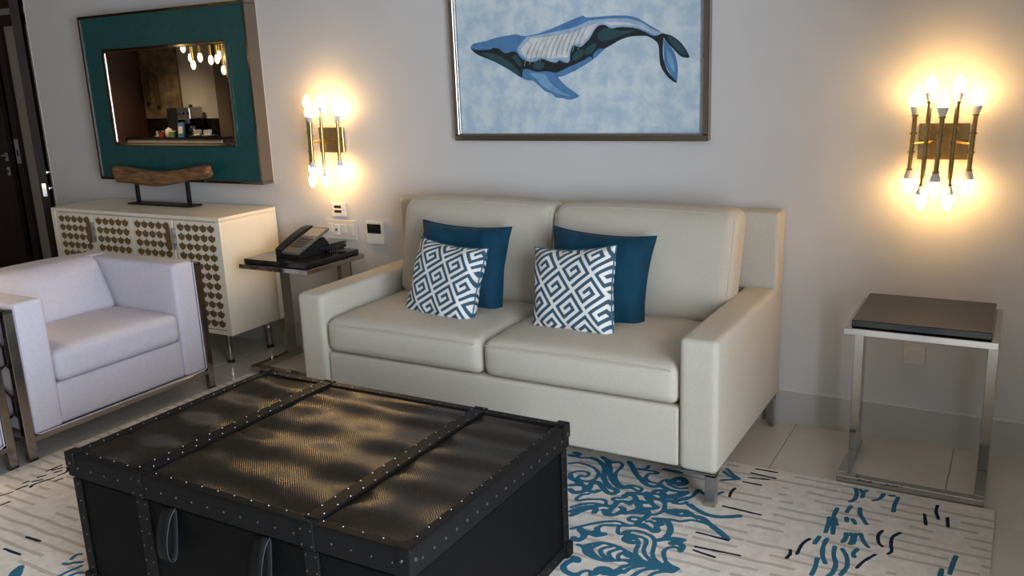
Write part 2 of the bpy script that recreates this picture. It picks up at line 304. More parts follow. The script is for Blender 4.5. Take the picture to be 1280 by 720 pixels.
# traced floor and canvas outlines in metres
RUG_DAMASK=[('k',[(-1.46,-0.715),(-1.44,-0.713),(-1.432,-0.688),(-1.456,-0.686)]),
('t',[(-1.448,-0.709),(-1.418,-0.716),(-1.385,-0.707),(-1.363,-0.697),(-1.329,-0.722)]),
('k',[(-1.37,-0.701),(-1.339,-0.713),(-1.309,-0.738),(-1.282,-0.777),(-1.264,-0.831),(-1.239,-0.868),(-1.206,-0.9),(-1.174,-0.914),(-1.174,-0.937),(-1.192,-0.945),(-1.224,-0.92),(-1.261,-0.884),(-1.277,-0.886),(-1.281,-0.906),(-1.272,-0.937)]),
('k',[(-1.337,-0.678),(-1.304,-0.703),(-1.275,-0.748),(-1.248,-0.805),(-1.219,-0.846),(-1.191,-0.875),(-1.165,-0.886),(-1.143,-0.87)]),
('t',[(-1.304,-0.69),(-1.28,-0.705),(-1.269,-0.693),(-1.243,-0.701),(-1.234,-0.736),(-1.236,-0.775),(-1.221,-0.817),(-1.192,-0.858),(-1.164,-0.874)]),
('t',[(-1.43,-0.781),(-1.404,-0.763),(-1.366,-0.765),(-1.333,-0.775),(-1.307,-0.795),(-1.291,-0.819),(-1.284,-0.853),(-1.29,-0.88),(-1.308,-0.894),(-1.331,-0.893),(-1.347,-0.882),(-1.347,-0.858),(-1.327,-0.861),(-1.32,-0.845),(-1.33,-0.825),(-1.353,-0.823),(-1.376,-0.834),(-1.389,-0.859)]),
('k',[(-1.384,-0.869),(-1.365,-0.897),(-1.339,-0.909),(-1.312,-0.92),(-1.321,-0.93)]),
('k',[(-1.345,-0.948),(-1.325,-0.932),(-1.296,-0.931),(-1.283,-0.948),(-1.265,-0.957),(-1.243,-0.958),(-1.235,-0.942)]),
('k',[(-1.331,-0.976),(-1.309,-0.994),(-1.291,-0.981),(-1.281,-0.964),(-1.294,-0.935)]),
('k',[(-1.226,-0.673),(-1.196,-0.712),(-1.165,-0.754),(-1.131,-0.793),(-1.095,-0.824),(-1.065,-0.828),(-1.048,-0.813),(-1.019,-0.823),(-0.992,-0.827)]),
('t',[(-1.171,-0.713),(-1.149,-0.715),(-1.124,-0.71),(-1.093,-0.714),(-1.096,-0.728),(-1.117,-0.734),(-1.121,-0.758),(-1.115,-0.78),(-1.09,-0.798),(-1.066,-0.799),(-1.055,-0.793),(-1.054,-0.769),(-1.038,-0.756)]),
('t',[(-1.145,-0.675),(-1.144,-0.7),(-1.165,-0.716)]),
('t',[(-1.053,-0.798),(-1.033,-0.812),(-1.008,-0.824),(-0.977,-0.826),(-0.947,-0.812)]),
('t',[(-1.043,-0.758),(-1.023,-0.784),(-0.996,-0.801),(-0.971,-0.801),(-0.954,-0.786)]),
('k',[(-1.019,-0.765),(-1.018,-0.734),(-0.998,-0.725),(-0.984,-0.736)]),
('t',[(-1.015,-0.769),(-0.989,-0.78),(-0.973,-0.766),(-0.969,-0.741)]),
('k',[(-1.08,-0.677),(-1.051,-0.679),(-1.015,-0.675)]),
('t',[(-1.165,-0.871),(-1.145,-0.856),(-1.12,-0.853),(-1.099,-0.861),(-1.097,-0.883),(-1.114,-0.88),(-1.14,-0.868)]),
('t',[(-1.051,-0.878),(-1.052,-0.856),(-1.032,-0.841),(-1.011,-0.842)]),
('t',[(-1.041,-0.879),(-1.026,-0.872),(-1.013,-0.866)]),
('k',[(-1.026,-0.872),(-1.004,-0.89),(-1.007,-0.908),(-1.026,-0.911),(-1.05,-0.9),(-1.072,-0.883)]),
('k',[(-0.999,-0.876),(-0.975,-0.859),(-0.959,-0.835),(-0.942,-0.821)]),
('t',[(-1.257,-0.981),(-1.274,-0.995),(-1.28,-1.015),(-1.278,-1.036),(-1.265,-1.041),(-1.246,-1.021),(-1.22,-1.009),(-1.195,-0.997),(-1.18,-1.001),(-1.17,-1.023),(-1.178,-1.033),(-1.203,-1.034),(-1.229,-1.046),(-1.25,-1.067),(-1.269,-1.097)]),
('k',[(-1.256,-1.123),(-1.242,-1.095),(-1.219,-1.068),(-1.191,-1.049),(-1.172,-1.035),(-1.153,-1.031)]),
('k',[(-1.243,-1.148),(-1.231,-1.116),(-1.212,-1.081),(-1.187,-1.069),(-1.181,-1.095)]),
('k',[(-1.158,-1.066),(-1.137,-1.092),(-1.138,-1.056),(-1.137,-1.034),(-1.138,-0.997),(-1.123,-0.979),(-1.094,-0.987)]),
('k',[(-1.137,-1.092),(-1.112,-1.08),(-1.099,-1.053),(-1.1,-1.027),(-1.112,-1.022)]),
('t',[(-1.146,-0.99),(-1.163,-0.981),(-1.158,-0.968),(-1.133,-0.956),(-1.125,-0.93),(-1.117,-0.926)]),
('t',[(-1.202,-1.229),(-1.184,-1.205),(-1.16,-1.177),(-1.136,-1.15),(-1.11,-1.13),(-1.086,-1.118),(-1.06,-1.121),(-1.036,-1.129)]),
('t',[(-1.121,-1.209),(-1.126,-1.187),(-1.119,-1.164),(-1.1,-1.153),(-1.075,-1.143),(-1.045,-1.134)]),
('k',[(-1.123,-1.21),(-1.1,-1.218),(-1.09,-1.213)]),
('k',[(-1.174,-1.225),(-1.155,-1.24),(-1.146,-1.254)]),
('t',[(-1.166,-1.221),(-1.147,-1.221),(-1.124,-1.229),(-1.108,-1.236)]),
('t',[(-1.066,-1.148),(-1.058,-1.178),(-1.045,-1.191),(-1.035,-1.182),(-1.022,-1.161)]),
('k',[(-1.135,-0.941),(-1.124,-0.918),(-1.103,-0.926),(-1.086,-0.95),(-1.097,-0.972),(-1.074,-0.967),(-1.053,-0.989),(-1.058,-1.018),(-1.069,-1.039),(-1.086,-1.057)]),
('k',[(-1.13,-0.916),(-1.109,-0.906),(-1.086,-0.9),(-1.069,-0.898),(-1.055,-0.919),(-1.036,-0.938),(-1.047,-0.954),(-1.067,-0.953),(-1.082,-0.96)]),
('k',[(-1.067,-0.903),(-1.043,-0.93),(-1.024,-0.954),(-0.999,-0.969),(-1.008,-0.983),(-1.029,-0.993),(-1.047,-0.997)]),
('k',[(-1.07,-0.976),(-1.048,-1.008),(-1.027,-1.003),(-1.025,-1.028),(-1.047,-1.033),(-1.063,-1.041)]),
('t',[(-1.039,-0.917),(-1.02,-0.914),(-0.998,-0.92),(-0.981,-0.944),(-0.974,-0.983),(-0.982,-1.013),(-0.997,-1.025)]),
('k',[(-1.021,-1.006),(-1.009,-1.026),(-1.01,-1.052),(-1.016,-1.075),(-1.019,-1.101),(-1.003,-1.108)]),
('t',[(-1.023,-1.068),(-1.039,-1.066),(-1.055,-1.073),(-1.054,-1.093),(-1.037,-1.095),(-1.019,-1.091)]),
('t',[(-1.058,-1.125),(-1.038,-1.125),(-1.013,-1.118),(-0.994,-1.119),(-0.975,-1.119),(-0.955,-1.129),(-0.939,-1.126),(-0.94,-1.112),(-0.959,-1.087),(-0.984,-1.07),(-0.996,-1.075)]),
('k',[(-0.946,-1.12),(-0.955,-1.085),(-0.958,-1.057),(-0.944,-1.075)]),
('t',[(-0.998,-1.096),(-0.972,-1.113),(-0.954,-1.124)]),
('k',[(-0.979,-1.047),(-0.957,-1.042),(-0.938,-1.042),(-0.921,-1.064),(-0.908,-1.087),(-0.901,-1.117),(-0.903,-1.137)]),
('t',[(-0.979,-1.047),(-0.929,-1.028),(-0.9,-1.029),(-0.876,-1.013)]),
('t',[(-1.001,-0.91),(-0.983,-0.934),(-0.969,-0.97),(-0.951,-0.967),(-0.927,-0.955),(-0.898,-0.947)]),
('k',[(-0.955,-0.984),(-0.94,-0.972),(-0.924,-0.975),(-0.929,-0.988)]),
('t',[(-0.947,-0.991),(-0.928,-0.992),(-0.906,-0.987),(-0.892,-0.965)]),
('k',[(-1.026,-0.844),(-1.009,-0.875),(-1.003,-0.906)]),
('k',[(-0.979,-0.905),(-0.96,-0.902),(-0.947,-0.884),(-0.929,-0.859)]),
('t',[(-0.961,-0.913),(-0.933,-0.91),(-0.921,-0.888)]),
('k',[(-0.98,-0.873),(-0.957,-0.856),(-0.942,-0.821)]),
('t',[(-1.173,-1.225),(-1.156,-1.221),(-1.136,-1.231),(-1.119,-1.237),(-1.104,-1.234),(-1.09,-1.216)]),
('k',[(-1.127,-1.188),(-1.116,-1.211),(-1.102,-1.228)]),
('k',[(-1.171,-1.219),(-1.15,-1.237),(-1.143,-1.267),(-1.151,-1.287),(-1.167,-1.288),(-1.17,-1.278)]),
('t',[(-1.139,-1.311),(-1.12,-1.311),(-1.11,-1.297),(-1.094,-1.28),(-1.072,-1.267),(-1.046,-1.264),(-1.021,-1.267),(-0.997,-1.274),(-0.967,-1.286),(-0.942,-1.299)]),
('t',[(-1.117,-1.318),(-1.095,-1.344),(-1.07,-1.358),(-1.043,-1.362),(-1.018,-1.358),(-0.99,-1.344),(-0.971,-1.331),(-0.944,-1.322)]),
('t',[(-1.077,-1.277),(-1.084,-1.293),(-1.092,-1.311),(-1.082,-1.328),(-1.059,-1.348),(-1.043,-1.357)]),
('t',[(-1.04,-1.277),(-1.056,-1.293),(-1.059,-1.313),(-1.047,-1.329),(-1.024,-1.348)]),
('t',[(-1.014,-1.282),(-1.024,-1.296),(-1.029,-1.312),(-1.019,-1.329),(-1.001,-1.345)]),
('t',[(-0.988,-1.291),(-0.996,-1.304),(-0.997,-1.318),(-0.987,-1.335)]),
('k',[(-1.113,-1.317),(-1.11,-1.302),(-1.102,-1.334),(-1.083,-1.351)]),
('k',[(-1.119,-1.386),(-1.105,-1.387),(-1.096,-1.4),(-1.114,-1.405),(-1.124,-1.427),(-1.122,-1.451),(-1.106,-1.468),(-1.085,-1.474),(-1.069,-1.47)]),
('t',[(-1.064,-1.472),(-1.061,-1.45),(-1.049,-1.436),(-1.035,-1.437),(-1.028,-1.458)]),
('k',[(-1.02,-1.442),(-1.023,-1.415),(-1.012,-1.401),(-0.99,-1.401),(-0.993,-1.413),(-1.009,-1.416)]),
('t',[(-0.998,-1.431),(-0.977,-1.421),(-0.969,-1.393),(-0.96,-1.363)]),
('t',[(-0.972,-1.431),(-0.959,-1.412),(-0.95,-1.387)]),
('t',[(-1.037,-1.173),(-1.021,-1.156),(-1.001,-1.148),(-0.971,-1.151),(-0.944,-1.161),(-0.926,-1.185),(-0.915,-1.22),(-0.906,-1.256),(-0.889,-1.282),(-0.865,-1.3),(-0.844,-1.31)]),
('k',[(-1.019,-1.216),(-1.017,-1.187),(-1.002,-1.18),(-0.999,-1.197),(-1.012,-1.222),(-0.988,-1.224)]),
('t',[(-1.002,-1.18),(-0.979,-1.178),(-0.957,-1.186),(-0.946,-1.209),(-0.94,-1.242),(-0.927,-1.27),(-0.905,-1.29),(-0.886,-1.306)]),
('t',[(-0.995,-1.196),(-0.979,-1.202),(-0.966,-1.223),(-0.96,-1.26),(-0.948,-1.285),(-0.931,-1.298)]),
('k',[(-0.976,-1.299),(-0.956,-1.302),(-0.946,-1.306),(-0.927,-1.309),(-0.895,-1.323),(-0.916,-1.329),(-0.938,-1.331),(-0.958,-1.329)]),
('k',[(-0.938,-1.302),(-0.916,-1.313),(-0.896,-1.321)]),
('t',[(-0.956,-1.366),(-0.946,-1.348),(-0.929,-1.336)]),
('t',[(-0.943,-1.396),(-0.937,-1.369),(-0.924,-1.35),(-0.899,-1.334),(-0.878,-1.323),(-0.852,-1.323),(-0.828,-1.319)]),
('t',[(-0.913,-1.402),(-0.905,-1.374),(-0.891,-1.35),(-0.87,-1.336)]),
('t',[(-0.868,-1.38),(-0.859,-1.355),(-0.838,-1.337),(-0.819,-1.331)]),
('k',[(-0.885,-1.31),(-0.86,-1.323),(-0.838,-1.324),(-0.814,-1.321)]),
('t',[(-0.917,-1.172),(-0.906,-1.153),(-0.905,-1.119),(-0.911,-1.084)]),
('k',[(-0.917,-1.172),(-0.897,-1.155),(-0.87,-1.14),(-0.846,-1.139),(-0.865,-1.155),(-0.874,-1.174),(-0.857,-1.165),(-0.836,-1.173),(-0.833,-1.203)]),
('t',[(-0.84,-1.188),(-0.861,-1.192),(-0.874,-1.205),(-0.878,-1.229),(-0.868,-1.255),(-0.852,-1.281),(-0.832,-1.296),(-0.808,-1.303)]),
('k',[(-0.845,-1.295),(-0.826,-1.31),(-0.809,-1.306)]),
('k',[(-1.02,-0.757),(-1.008,-0.723),(-0.983,-0.726),(-0.983,-0.76),(-1.003,-0.77)]),
('t',[(-1.051,-0.88),(-1.045,-0.851),(-1.02,-0.852),(-1.003,-0.884),(-0.974,-0.883),(-0.936,-0.878),(-0.916,-0.836),(-0.914,-0.782),(-0.887,-0.803),(-0.854,-0.8),(-0.831,-0.763)]),
('t',[(-0.969,-0.975),(-0.93,-0.974),(-0.899,-0.953),(-0.873,-0.965),(-0.893,-0.986),(-0.929,-0.992),(-0.962,-0.978)]),
('k',[(-0.905,-0.903),(-0.875,-0.924),(-0.83,-0.945),(-0.783,-0.94),(-0.729,-0.906)]),
('k',[(-0.864,-0.973),(-0.838,-0.972),(-0.808,-0.998),(-0.766,-1.029),(-0.729,-1.061)]),
('k',[(-0.857,-0.978),(-0.831,-0.977),(-0.801,-1.004),(-0.758,-1.039),(-0.722,-1.07)]),
('t',[(-0.975,-1.049),(-0.928,-1.027),(-0.894,-1.028),(-0.865,-1.003),(-0.828,-1.002),(-0.805,-1.008)]),
('t',[(-0.871,-0.573),(-0.835,-0.614),(-0.808,-0.637),(-0.835,-0.656),(-0.863,-0.676)]),
('t',[(-0.874,-0.603),(-0.842,-0.631),(-0.816,-0.64)]),
('d',[(-0.771,-0.529),(-0.696,-0.527)]),
('d',[(-0.781,-0.57),(-0.69,-0.577)]),
('d',[(-0.778,-0.611),(-0.711,-0.598)]),
('d',[(-0.786,-0.654),(-0.723,-0.652)]),
('d',[(-0.8,-0.715),(-0.804,-0.75),(-0.799,-0.787)]),
('d',[(-0.798,-0.863),(-0.668,-0.869)]),
('d',[(-0.824,-1.071),(-0.719,-1.077)]),
('d',[(-0.8,-1.159),(-0.66,-1.15)]),
('d',[(-0.798,-1.182),(-0.726,-1.193)])]
RUG_EDGE=[('t',[(-0.418,-0.538),(-0.408,-0.579),(-0.408,-0.624),(-0.419,-0.646)]),
('t',[(-0.403,-0.54),(-0.389,-0.561),(-0.387,-0.596)]),
('t',[(-0.39,-0.552),(-0.38,-0.538)]),
('t',[(-0.324,-0.539),(-0.332,-0.582),(-0.35,-0.605)]),
('t',[(-0.277,-0.544),(-0.281,-0.598),(-0.279,-0.657)]),
('t',[(-0.304,-0.544),(-0.292,-0.538)]),
('t',[(-0.411,-0.678),(-0.416,-0.726)]),
('t',[(-0.381,-0.68),(-0.375,-0.72),(-0.36,-0.753),(-0.345,-0.783)]),
('t',[(-0.41,-0.766),(-0.405,-0.791)]),
('t',[(-0.39,-0.768),(-0.378,-0.794)]),
('t',[(-0.449,-0.713),(-0.449,-0.796),(-0.438,-0.839),(-0.431,-0.893)]),
('t',[(-0.461,-0.79),(-0.455,-0.839),(-0.453,-0.893)]),
('t',[(-0.444,-0.785),(-0.43,-0.827)]),
('t',[(-0.394,-0.872),(-0.39,-0.9),(-0.394,-0.932)]),
('t',[(-0.379,-0.865),(-0.368,-0.898),(-0.371,-0.933)]),
('t',[(-0.366,-0.862),(-0.362,-0.927)]),
('t',[(-0.351,-0.854),(-0.337,-0.897),(-0.318,-0.929)]),
('t',[(-0.465,-0.929),(-0.47,-0.979)]),
('t',[(-0.441,-0.932),(-0.442,-0.985),(-0.434,-1.038),(-0.418,-1.079)]),
('t',[(-0.41,-0.97),(-0.404,-1.023),(-0.389,-1.071),(-0.389,-1.124),(-0.397,-1.148)]),
('t',[(-0.387,-0.975),(-0.366,-1.019),(-0.357,-1.075),(-0.366,-1.126)]),
('t',[(-0.345,-0.956),(-0.353,-0.984),(-0.347,-1.007)]),
('t',[(-0.445,-1.064),(-0.44,-1.117),(-0.442,-1.163)]),
('t',[(-0.076,-0.871),(-0.081,-0.92),(-0.085,-0.982)]),
('t',[(-0.107,-0.966),(-0.108,-1.006)]),
('d',[(-0.49,-0.956),(-0.504,-1.0),(-0.505,-1.066)]),
('d',[(-0.529,-1.049),(-0.524,-1.075),(-0.529,-1.103)]),
('d',[(-0.292,-0.804),(-0.301,-0.835),(-0.294,-0.884),(-0.28,-0.906)]),
('d',[(-0.241,-0.795),(-0.259,-0.83),(-0.258,-0.881),(-0.251,-0.921),(-0.259,-0.946)]),
('d',[(-0.292,-0.965),(-0.316,-1.015),(-0.33,-1.066)]),
('d',[(-0.153,-0.55),(-0.154,-0.597),(-0.142,-0.649)]),
('d',[(-0.186,-0.632),(-0.175,-0.704)]),
('d',[(-0.117,-0.626),(-0.111,-0.689)])]
RUG_LEFT=[('d',[(-3.269,-1.951),(-3.256,-1.91)]),
('d',[(-3.262,-1.891),(-3.258,-1.85)]),
('d',[(-3.23,-1.854),(-3.242,-1.831),(-3.223,-1.759)]),
('d',[(-3.289,-1.786),(-3.277,-1.76)]),
('d',[(-3.272,-1.819),(-3.253,-1.792)]),
('d',[(-3.29,-1.846),(-3.29,-1.824)]),
('d',[(-3.309,-1.737),(-3.308,-1.67)]),
('d',[(-3.295,-1.719),(-3.284,-1.686)]),
('d',[(-3.268,-1.73),(-3.259,-1.705)]),
('d',[(-3.227,-1.746),(-3.227,-1.703),(-3.265,-1.674)]),
('d',[(-3.193,-1.778),(-3.185,-1.748)]),
('d',[(-3.192,-1.996),(-3.188,-1.963)]),
('d',[(-2.869,-2.093),(-2.796,-2.09)]),
('d',[(-2.861,-2.176),(-2.774,-2.174)]),
('k',[(-2.672,-2.264),(-2.688,-2.244),(-2.697,-2.218)]),
('k',[(-2.663,-2.259),(-2.679,-2.239),(-2.688,-2.223)]),
('k',[(-2.653,-2.255),(-2.672,-2.236)]),
('t',[(-2.585,-2.143),(-2.567,-2.139),(-2.561,-2.126),(-2.54,-2.11)]),
('t',[(-2.588,-2.113),(-2.597,-2.091),(-2.587,-2.08)]),
('t',[(-2.529,-2.193),(-2.527,-2.165),(-2.518,-2.125)]),
('t',[(-2.499,-2.179),(-2.491,-2.157),(-2.477,-2.15)])]
WHALE={'body':[(-2.274,1.621),(-2.258,1.634),(-2.192,1.642),(-2.134,1.654),(-2.064,1.661),(-2.029,1.663),(-1.995,1.654),(-1.967,1.654),(-1.913,1.661),(-1.832,1.682),(-1.767,1.703),(-1.702,1.721),(-1.689,1.719),(-1.677,1.713),(-1.627,1.713),(-1.553,1.713),(-1.48,1.707),(-1.433,1.69),(-1.386,1.661),(-1.337,1.629),(-1.363,1.606),(-1.398,1.624),(-1.433,1.624),(-1.469,1.624),(-1.512,1.617),(-1.555,1.6),(-1.598,1.577),(-1.649,1.538),(-1.733,1.496),(-1.76,1.486),(-1.813,1.469),(-1.893,1.482),(-1.948,1.46),(-2.003,1.468),(-2.071,1.508),(-2.154,1.55),(-2.225,1.577),(-2.26,1.597),(-2.274,1.612)],
'pale':[(-1.974,1.65),(-2.003,1.625),(-2.025,1.598),(-2.012,1.574),(-1.972,1.543),(-1.931,1.544),(-1.91,1.552),(-1.864,1.538),(-1.831,1.534),(-1.811,1.542),(-1.778,1.529),(-1.765,1.534),(-1.761,1.568),(-1.75,1.596),(-1.737,1.598),(-1.718,1.594),(-1.699,1.593),(-1.66,1.63),(-1.634,1.667),(-1.603,1.679),(-1.56,1.663),(-1.523,1.666),(-1.463,1.66),(-1.41,1.643),(-1.369,1.623),(-1.339,1.629),(-1.386,1.653),(-1.433,1.68),(-1.481,1.695),(-1.541,1.701),(-1.602,1.702),(-1.665,1.699),(-1.729,1.678),(-1.794,1.668),(-1.873,1.659),(-1.927,1.653)],
'white':[(-1.954,1.643),(-1.997,1.608),(-2.005,1.585),(-1.971,1.554),(-1.917,1.561),(-1.863,1.55),(-1.81,1.553),(-1.771,1.552),(-1.764,1.58),(-1.75,1.604),(-1.73,1.609),(-1.705,1.608),(-1.666,1.639),(-1.634,1.678),(-1.603,1.686),(-1.56,1.673),(-1.523,1.674),(-1.463,1.668),(-1.41,1.651),(-1.369,1.63),(-1.409,1.654),(-1.463,1.674),(-1.523,1.685),(-1.602,1.688),(-1.665,1.68),(-1.729,1.659),(-1.794,1.651),(-1.873,1.644)],
'dark':[(-2.274,1.612),(-2.231,1.604),(-2.166,1.604),(-2.155,1.61),(-2.123,1.605),(-2.088,1.583),(-2.039,1.589),(-2.006,1.556),(-1.965,1.54),(-1.924,1.541),(-1.904,1.552),(-1.864,1.538),(-1.831,1.53),(-1.814,1.54),(-1.791,1.529),(-1.765,1.534),(-1.757,1.574),(-1.744,1.601),(-1.724,1.595),(-1.705,1.594),(-1.666,1.625),(-1.64,1.662),(-1.615,1.677),(-1.59,1.676),(-1.566,1.659),(-1.535,1.664),(-1.469,1.658),(-1.421,1.643),(-1.374,1.619),(-1.337,1.629),(-1.328,1.623),(-1.331,1.602),(-1.334,1.554),(-1.328,1.516),(-1.31,1.473),(-1.273,1.434),(-1.281,1.43),(-1.31,1.451),(-1.339,1.49),(-1.348,1.528),(-1.351,1.576),(-1.363,1.598),(-1.398,1.62),(-1.433,1.624),(-1.481,1.623),(-1.524,1.612),(-1.561,1.595),(-1.598,1.58),(-1.623,1.581),(-1.649,1.56),(-1.652,1.538),(-1.662,1.55),(-1.694,1.537),(-1.733,1.522),(-1.765,1.512),(-1.799,1.499),(-1.832,1.488),(-1.879,1.496),(-1.933,1.496),(-1.973,1.508),(-2.001,1.506),(-2.006,1.474),(-2.071,1.511),(-2.154,1.551),(-2.225,1.578),(-2.257,1.597)],
'jaw':[(-2.224,1.589),(-2.166,1.589),(-2.097,1.56),(-2.042,1.522),(-2.013,1.483),(-2.078,1.518),(-2.161,1.556)],
'spot_a':[(-1.952,1.525),(-1.918,1.538),(-1.891,1.531),(-1.898,1.508),(-1.939,1.509)],
'spot_b':[(-2.054,1.564),(-2.033,1.575),(-2.007,1.538),(-2.014,1.521)],
'spot_c':[(-1.699,1.565),(-1.667,1.597),(-1.635,1.601),(-1.649,1.569),(-1.68,1.559)],
'spot_d':[(-1.628,1.639),(-1.59,1.665),(-1.523,1.65),(-1.451,1.649),(-1.493,1.637),(-1.56,1.619),(-1.616,1.611)],
'spot_e':[(-1.751,1.551),(-1.725,1.578),(-1.696,1.582),(-1.7,1.554),(-1.739,1.536)],
'fin':[(-2.001,1.497),(-1.98,1.508),(-1.933,1.495),(-1.879,1.496),(-1.839,1.486),(-1.813,1.456),(-1.781,1.426),(-1.73,1.393),(-1.723,1.382),(-1.763,1.369),(-1.802,1.377),(-1.836,1.381),(-1.855,1.399),(-1.888,1.409),(-1.921,1.436),(-1.948,1.457),(-1.982,1.461),(-2.002,1.479)],
'fin_light':[(-1.967,1.49),(-1.893,1.485),(-1.86,1.446),(-1.815,1.41),(-1.762,1.385),(-1.828,1.398),(-1.895,1.429),(-1.934,1.466)],
'fluke':[(-1.328,1.602),(-1.305,1.579),(-1.282,1.546),(-1.269,1.498),(-1.27,1.444),(-1.278,1.437),(-1.304,1.473),(-1.325,1.516)],
'fluke_light':[(-1.316,1.564),(-1.299,1.547),(-1.284,1.509),(-1.281,1.472),(-1.299,1.494),(-1.313,1.526)],
'fluke_dark':[(-1.334,1.629),(-1.293,1.616),(-1.253,1.585),(-1.225,1.544),(-1.221,1.527),(-1.253,1.533),(-1.287,1.565),(-1.322,1.601)],
'fluke_teal':[(-1.313,1.618),(-1.282,1.606),(-1.248,1.571),(-1.231,1.539),(-1.259,1.545),(-1.296,1.588)]}

# ================================================================== THE SETTING
XL, XR, YB, ZC = -11.0, 1.00, -6.5, 2.70
fl = struct('floor', MB().box(XL, XR, YB, 1.5, -0.12, -0.004), 'grout', 'polished beige tile floor of the living room', 'floor')
tile_bm = MB().bbox(0.0015, 0.5985, 0.0015, 0.5985, -0.010, 0.0, 0.0015, 1)
first = None
ix = 0
xs = [-0.14 + 0.6 * k for k in range(-19, 3)]
for x in xs:
    for k in range(-11, 1):
        y = 0.6 * k
        if y + 0.6 > 0.01 and x > -7.4: continue
        if x + 0.6 < XL or x > XR or y < YB - 0.3: continue
        if first is None:
            first = obj('tile', tile_bm, 'tile', fl); t = first
        else:
            t = first.copy(); COL.objects.link(t); t.parent = fl
        t.location = (x, y, 0)
struct('ceiling', MB().box(XL, XR, YB, 1.5, ZC, ZC + 0.1), 'ceil', 'plain white ceiling', 'ceiling')
XW = -5.692
struct('wall_back', MB().box(XW, XR, 0.0, 0.14, 0, ZC), 'wall', 'pale greige wall behind the sofa', 'wall')
b = struct('baseboard_back', MB().box(XW, XR, -0.010, 0.0, 0, 0.143), 'skirt', 'greige tile skirting along the sofa wall', 'baseboard')
obj('cap_strip', MB().box(XW, XR, -0.011, 0.0, 0.143, 0.1475), 'skirt_cap', b)
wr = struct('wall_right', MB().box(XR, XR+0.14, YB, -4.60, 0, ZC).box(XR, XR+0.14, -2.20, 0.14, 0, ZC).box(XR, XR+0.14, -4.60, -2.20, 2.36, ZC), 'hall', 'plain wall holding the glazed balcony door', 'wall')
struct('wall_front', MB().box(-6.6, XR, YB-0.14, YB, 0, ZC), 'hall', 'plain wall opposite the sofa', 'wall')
struct('wall_left', MB().box(XL-0.14, XL, -3.85, 1.5, 0, ZC), 'wall', 'far side wall beyond the kitchenette', 'wall')
struct('wall_kitchen', MB().box(XL, -6.6, -3.85, -3.71, 0, ZC).box(-6.74, -6.6, YB, -3.85, 0, ZC), 'wall', 'pale wall behind the kitchenette counter', 'wall')
# balcony door (daylight)
wi = tag(thing('window_1', 'white framed glazed balcony door letting in daylight', 'window', (XR+0.05, -3.40, 0)), 'white framed glazed balcony door letting in daylight', 'window', None, 'structure')
fm = MB()
for y in (-4.60, -3.43, -2.26): fm.box(XR+0.03, XR+0.09, y, y+0.06, 0, 2.36)
fm.box(XR+0.03, XR+0.09, -4.60, -2.20, 0, 0.06).box(XR+0.03, XR+0.09, -4.60, -2.20, 2.30, 2.36)
obj('window_frame', fm, 'whiteplastic', wi)
for y in (-4.54, -3.37): obj('pane', MB().box(XR+0.055, XR+0.062, y, y+1.11, 0.06, 2.30), 'pane', wi)
# hall side: doors left of the teal mirror
HY = 0.62
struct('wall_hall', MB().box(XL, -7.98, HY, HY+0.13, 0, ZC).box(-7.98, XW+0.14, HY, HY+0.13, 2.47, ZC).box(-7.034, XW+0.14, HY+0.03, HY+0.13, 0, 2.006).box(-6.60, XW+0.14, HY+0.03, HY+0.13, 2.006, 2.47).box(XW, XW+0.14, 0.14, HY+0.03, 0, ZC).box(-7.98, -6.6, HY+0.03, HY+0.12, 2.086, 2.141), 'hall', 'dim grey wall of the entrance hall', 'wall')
struct('trim_1', MB().bbox(-7.114, -7.034, HY-0.004, HY+0.13, 0, 2.006, 0.004, 1), 'doorwood', 'dark brown door jamb beside the grey strip', 'door frame')
struct('trim_2', MB().bbox(-7.98, -6.60, HY-0.004, HY+0.13, 2.0065, 2.086, 0.004, 1), 'doorwood', 'dark brown door head beam', 'door frame')
struct('trim_3', MB().bbox(-7.98, -6.60, HY-0.004, HY+0.13, 2.141, 2.47, 0.004, 1), 'doorwood', 'dark brown panel above the door head', 'door frame')
struct('wall_hall_rear', MB().box(-8.2, -6.8, HY+0.5, HY+0.52, 0, ZC).box(-8.2, -8.18, HY+0.13, HY+0.5, 0, ZC).box(-6.82, -6.8, HY+0.13, HY+0.5, 0, ZC), 'doordark', 'dark lobby behind the inner door', 'wall')
sp = thing('strike_plate', 'tall steel strike plate on the dark door jamb', 'strike plate', (-7.07, HY-0.004, 1.03))
obj('plate', MB().box(-7.100, -7.046, HY-0.008, HY-0.0042, 0.940, 1.135), 'steel', sp)
obj('slot', MB().box(-7.086, -7.062, HY-0.0085, HY-0.007, 1.00, 1.05), 'doordark', sp)
d2 = tag(thing('door_2', 'dark brown inner door with two round locks at the left edge', 'door', (-7.6, HY+0.06, 0)), 'dark brown inner door with two round locks at the left edge', 'door', None, 'structure')
obj('leaf', MB().bbox(-7.97, -7.285, HY+0.04, HY+0.085, 0.005, 1.995, 0.003, 1), 'doorwood', d2)
for z in (0.985, 0.868):
    e = obj('lock_plate', MB().bbox(-7.332, -7.296, HY+0.030, HY+0.042, z-0.035, z+0.035, 0.004, 2), 'steel', d2)
    obj('keyhole', MB().tube([(-7.314, HY+0.031, z), (-7.314, HY+0.024, z)], 0.010, 12), 'black', e)
obj('lever_handle', MB().tube([(-7.314, HY+0.04, 1.0), (-7.314, HY, 1.0), (-7.21, HY, 1.0)], 0.009, 8).sm(), 'steel', d2)
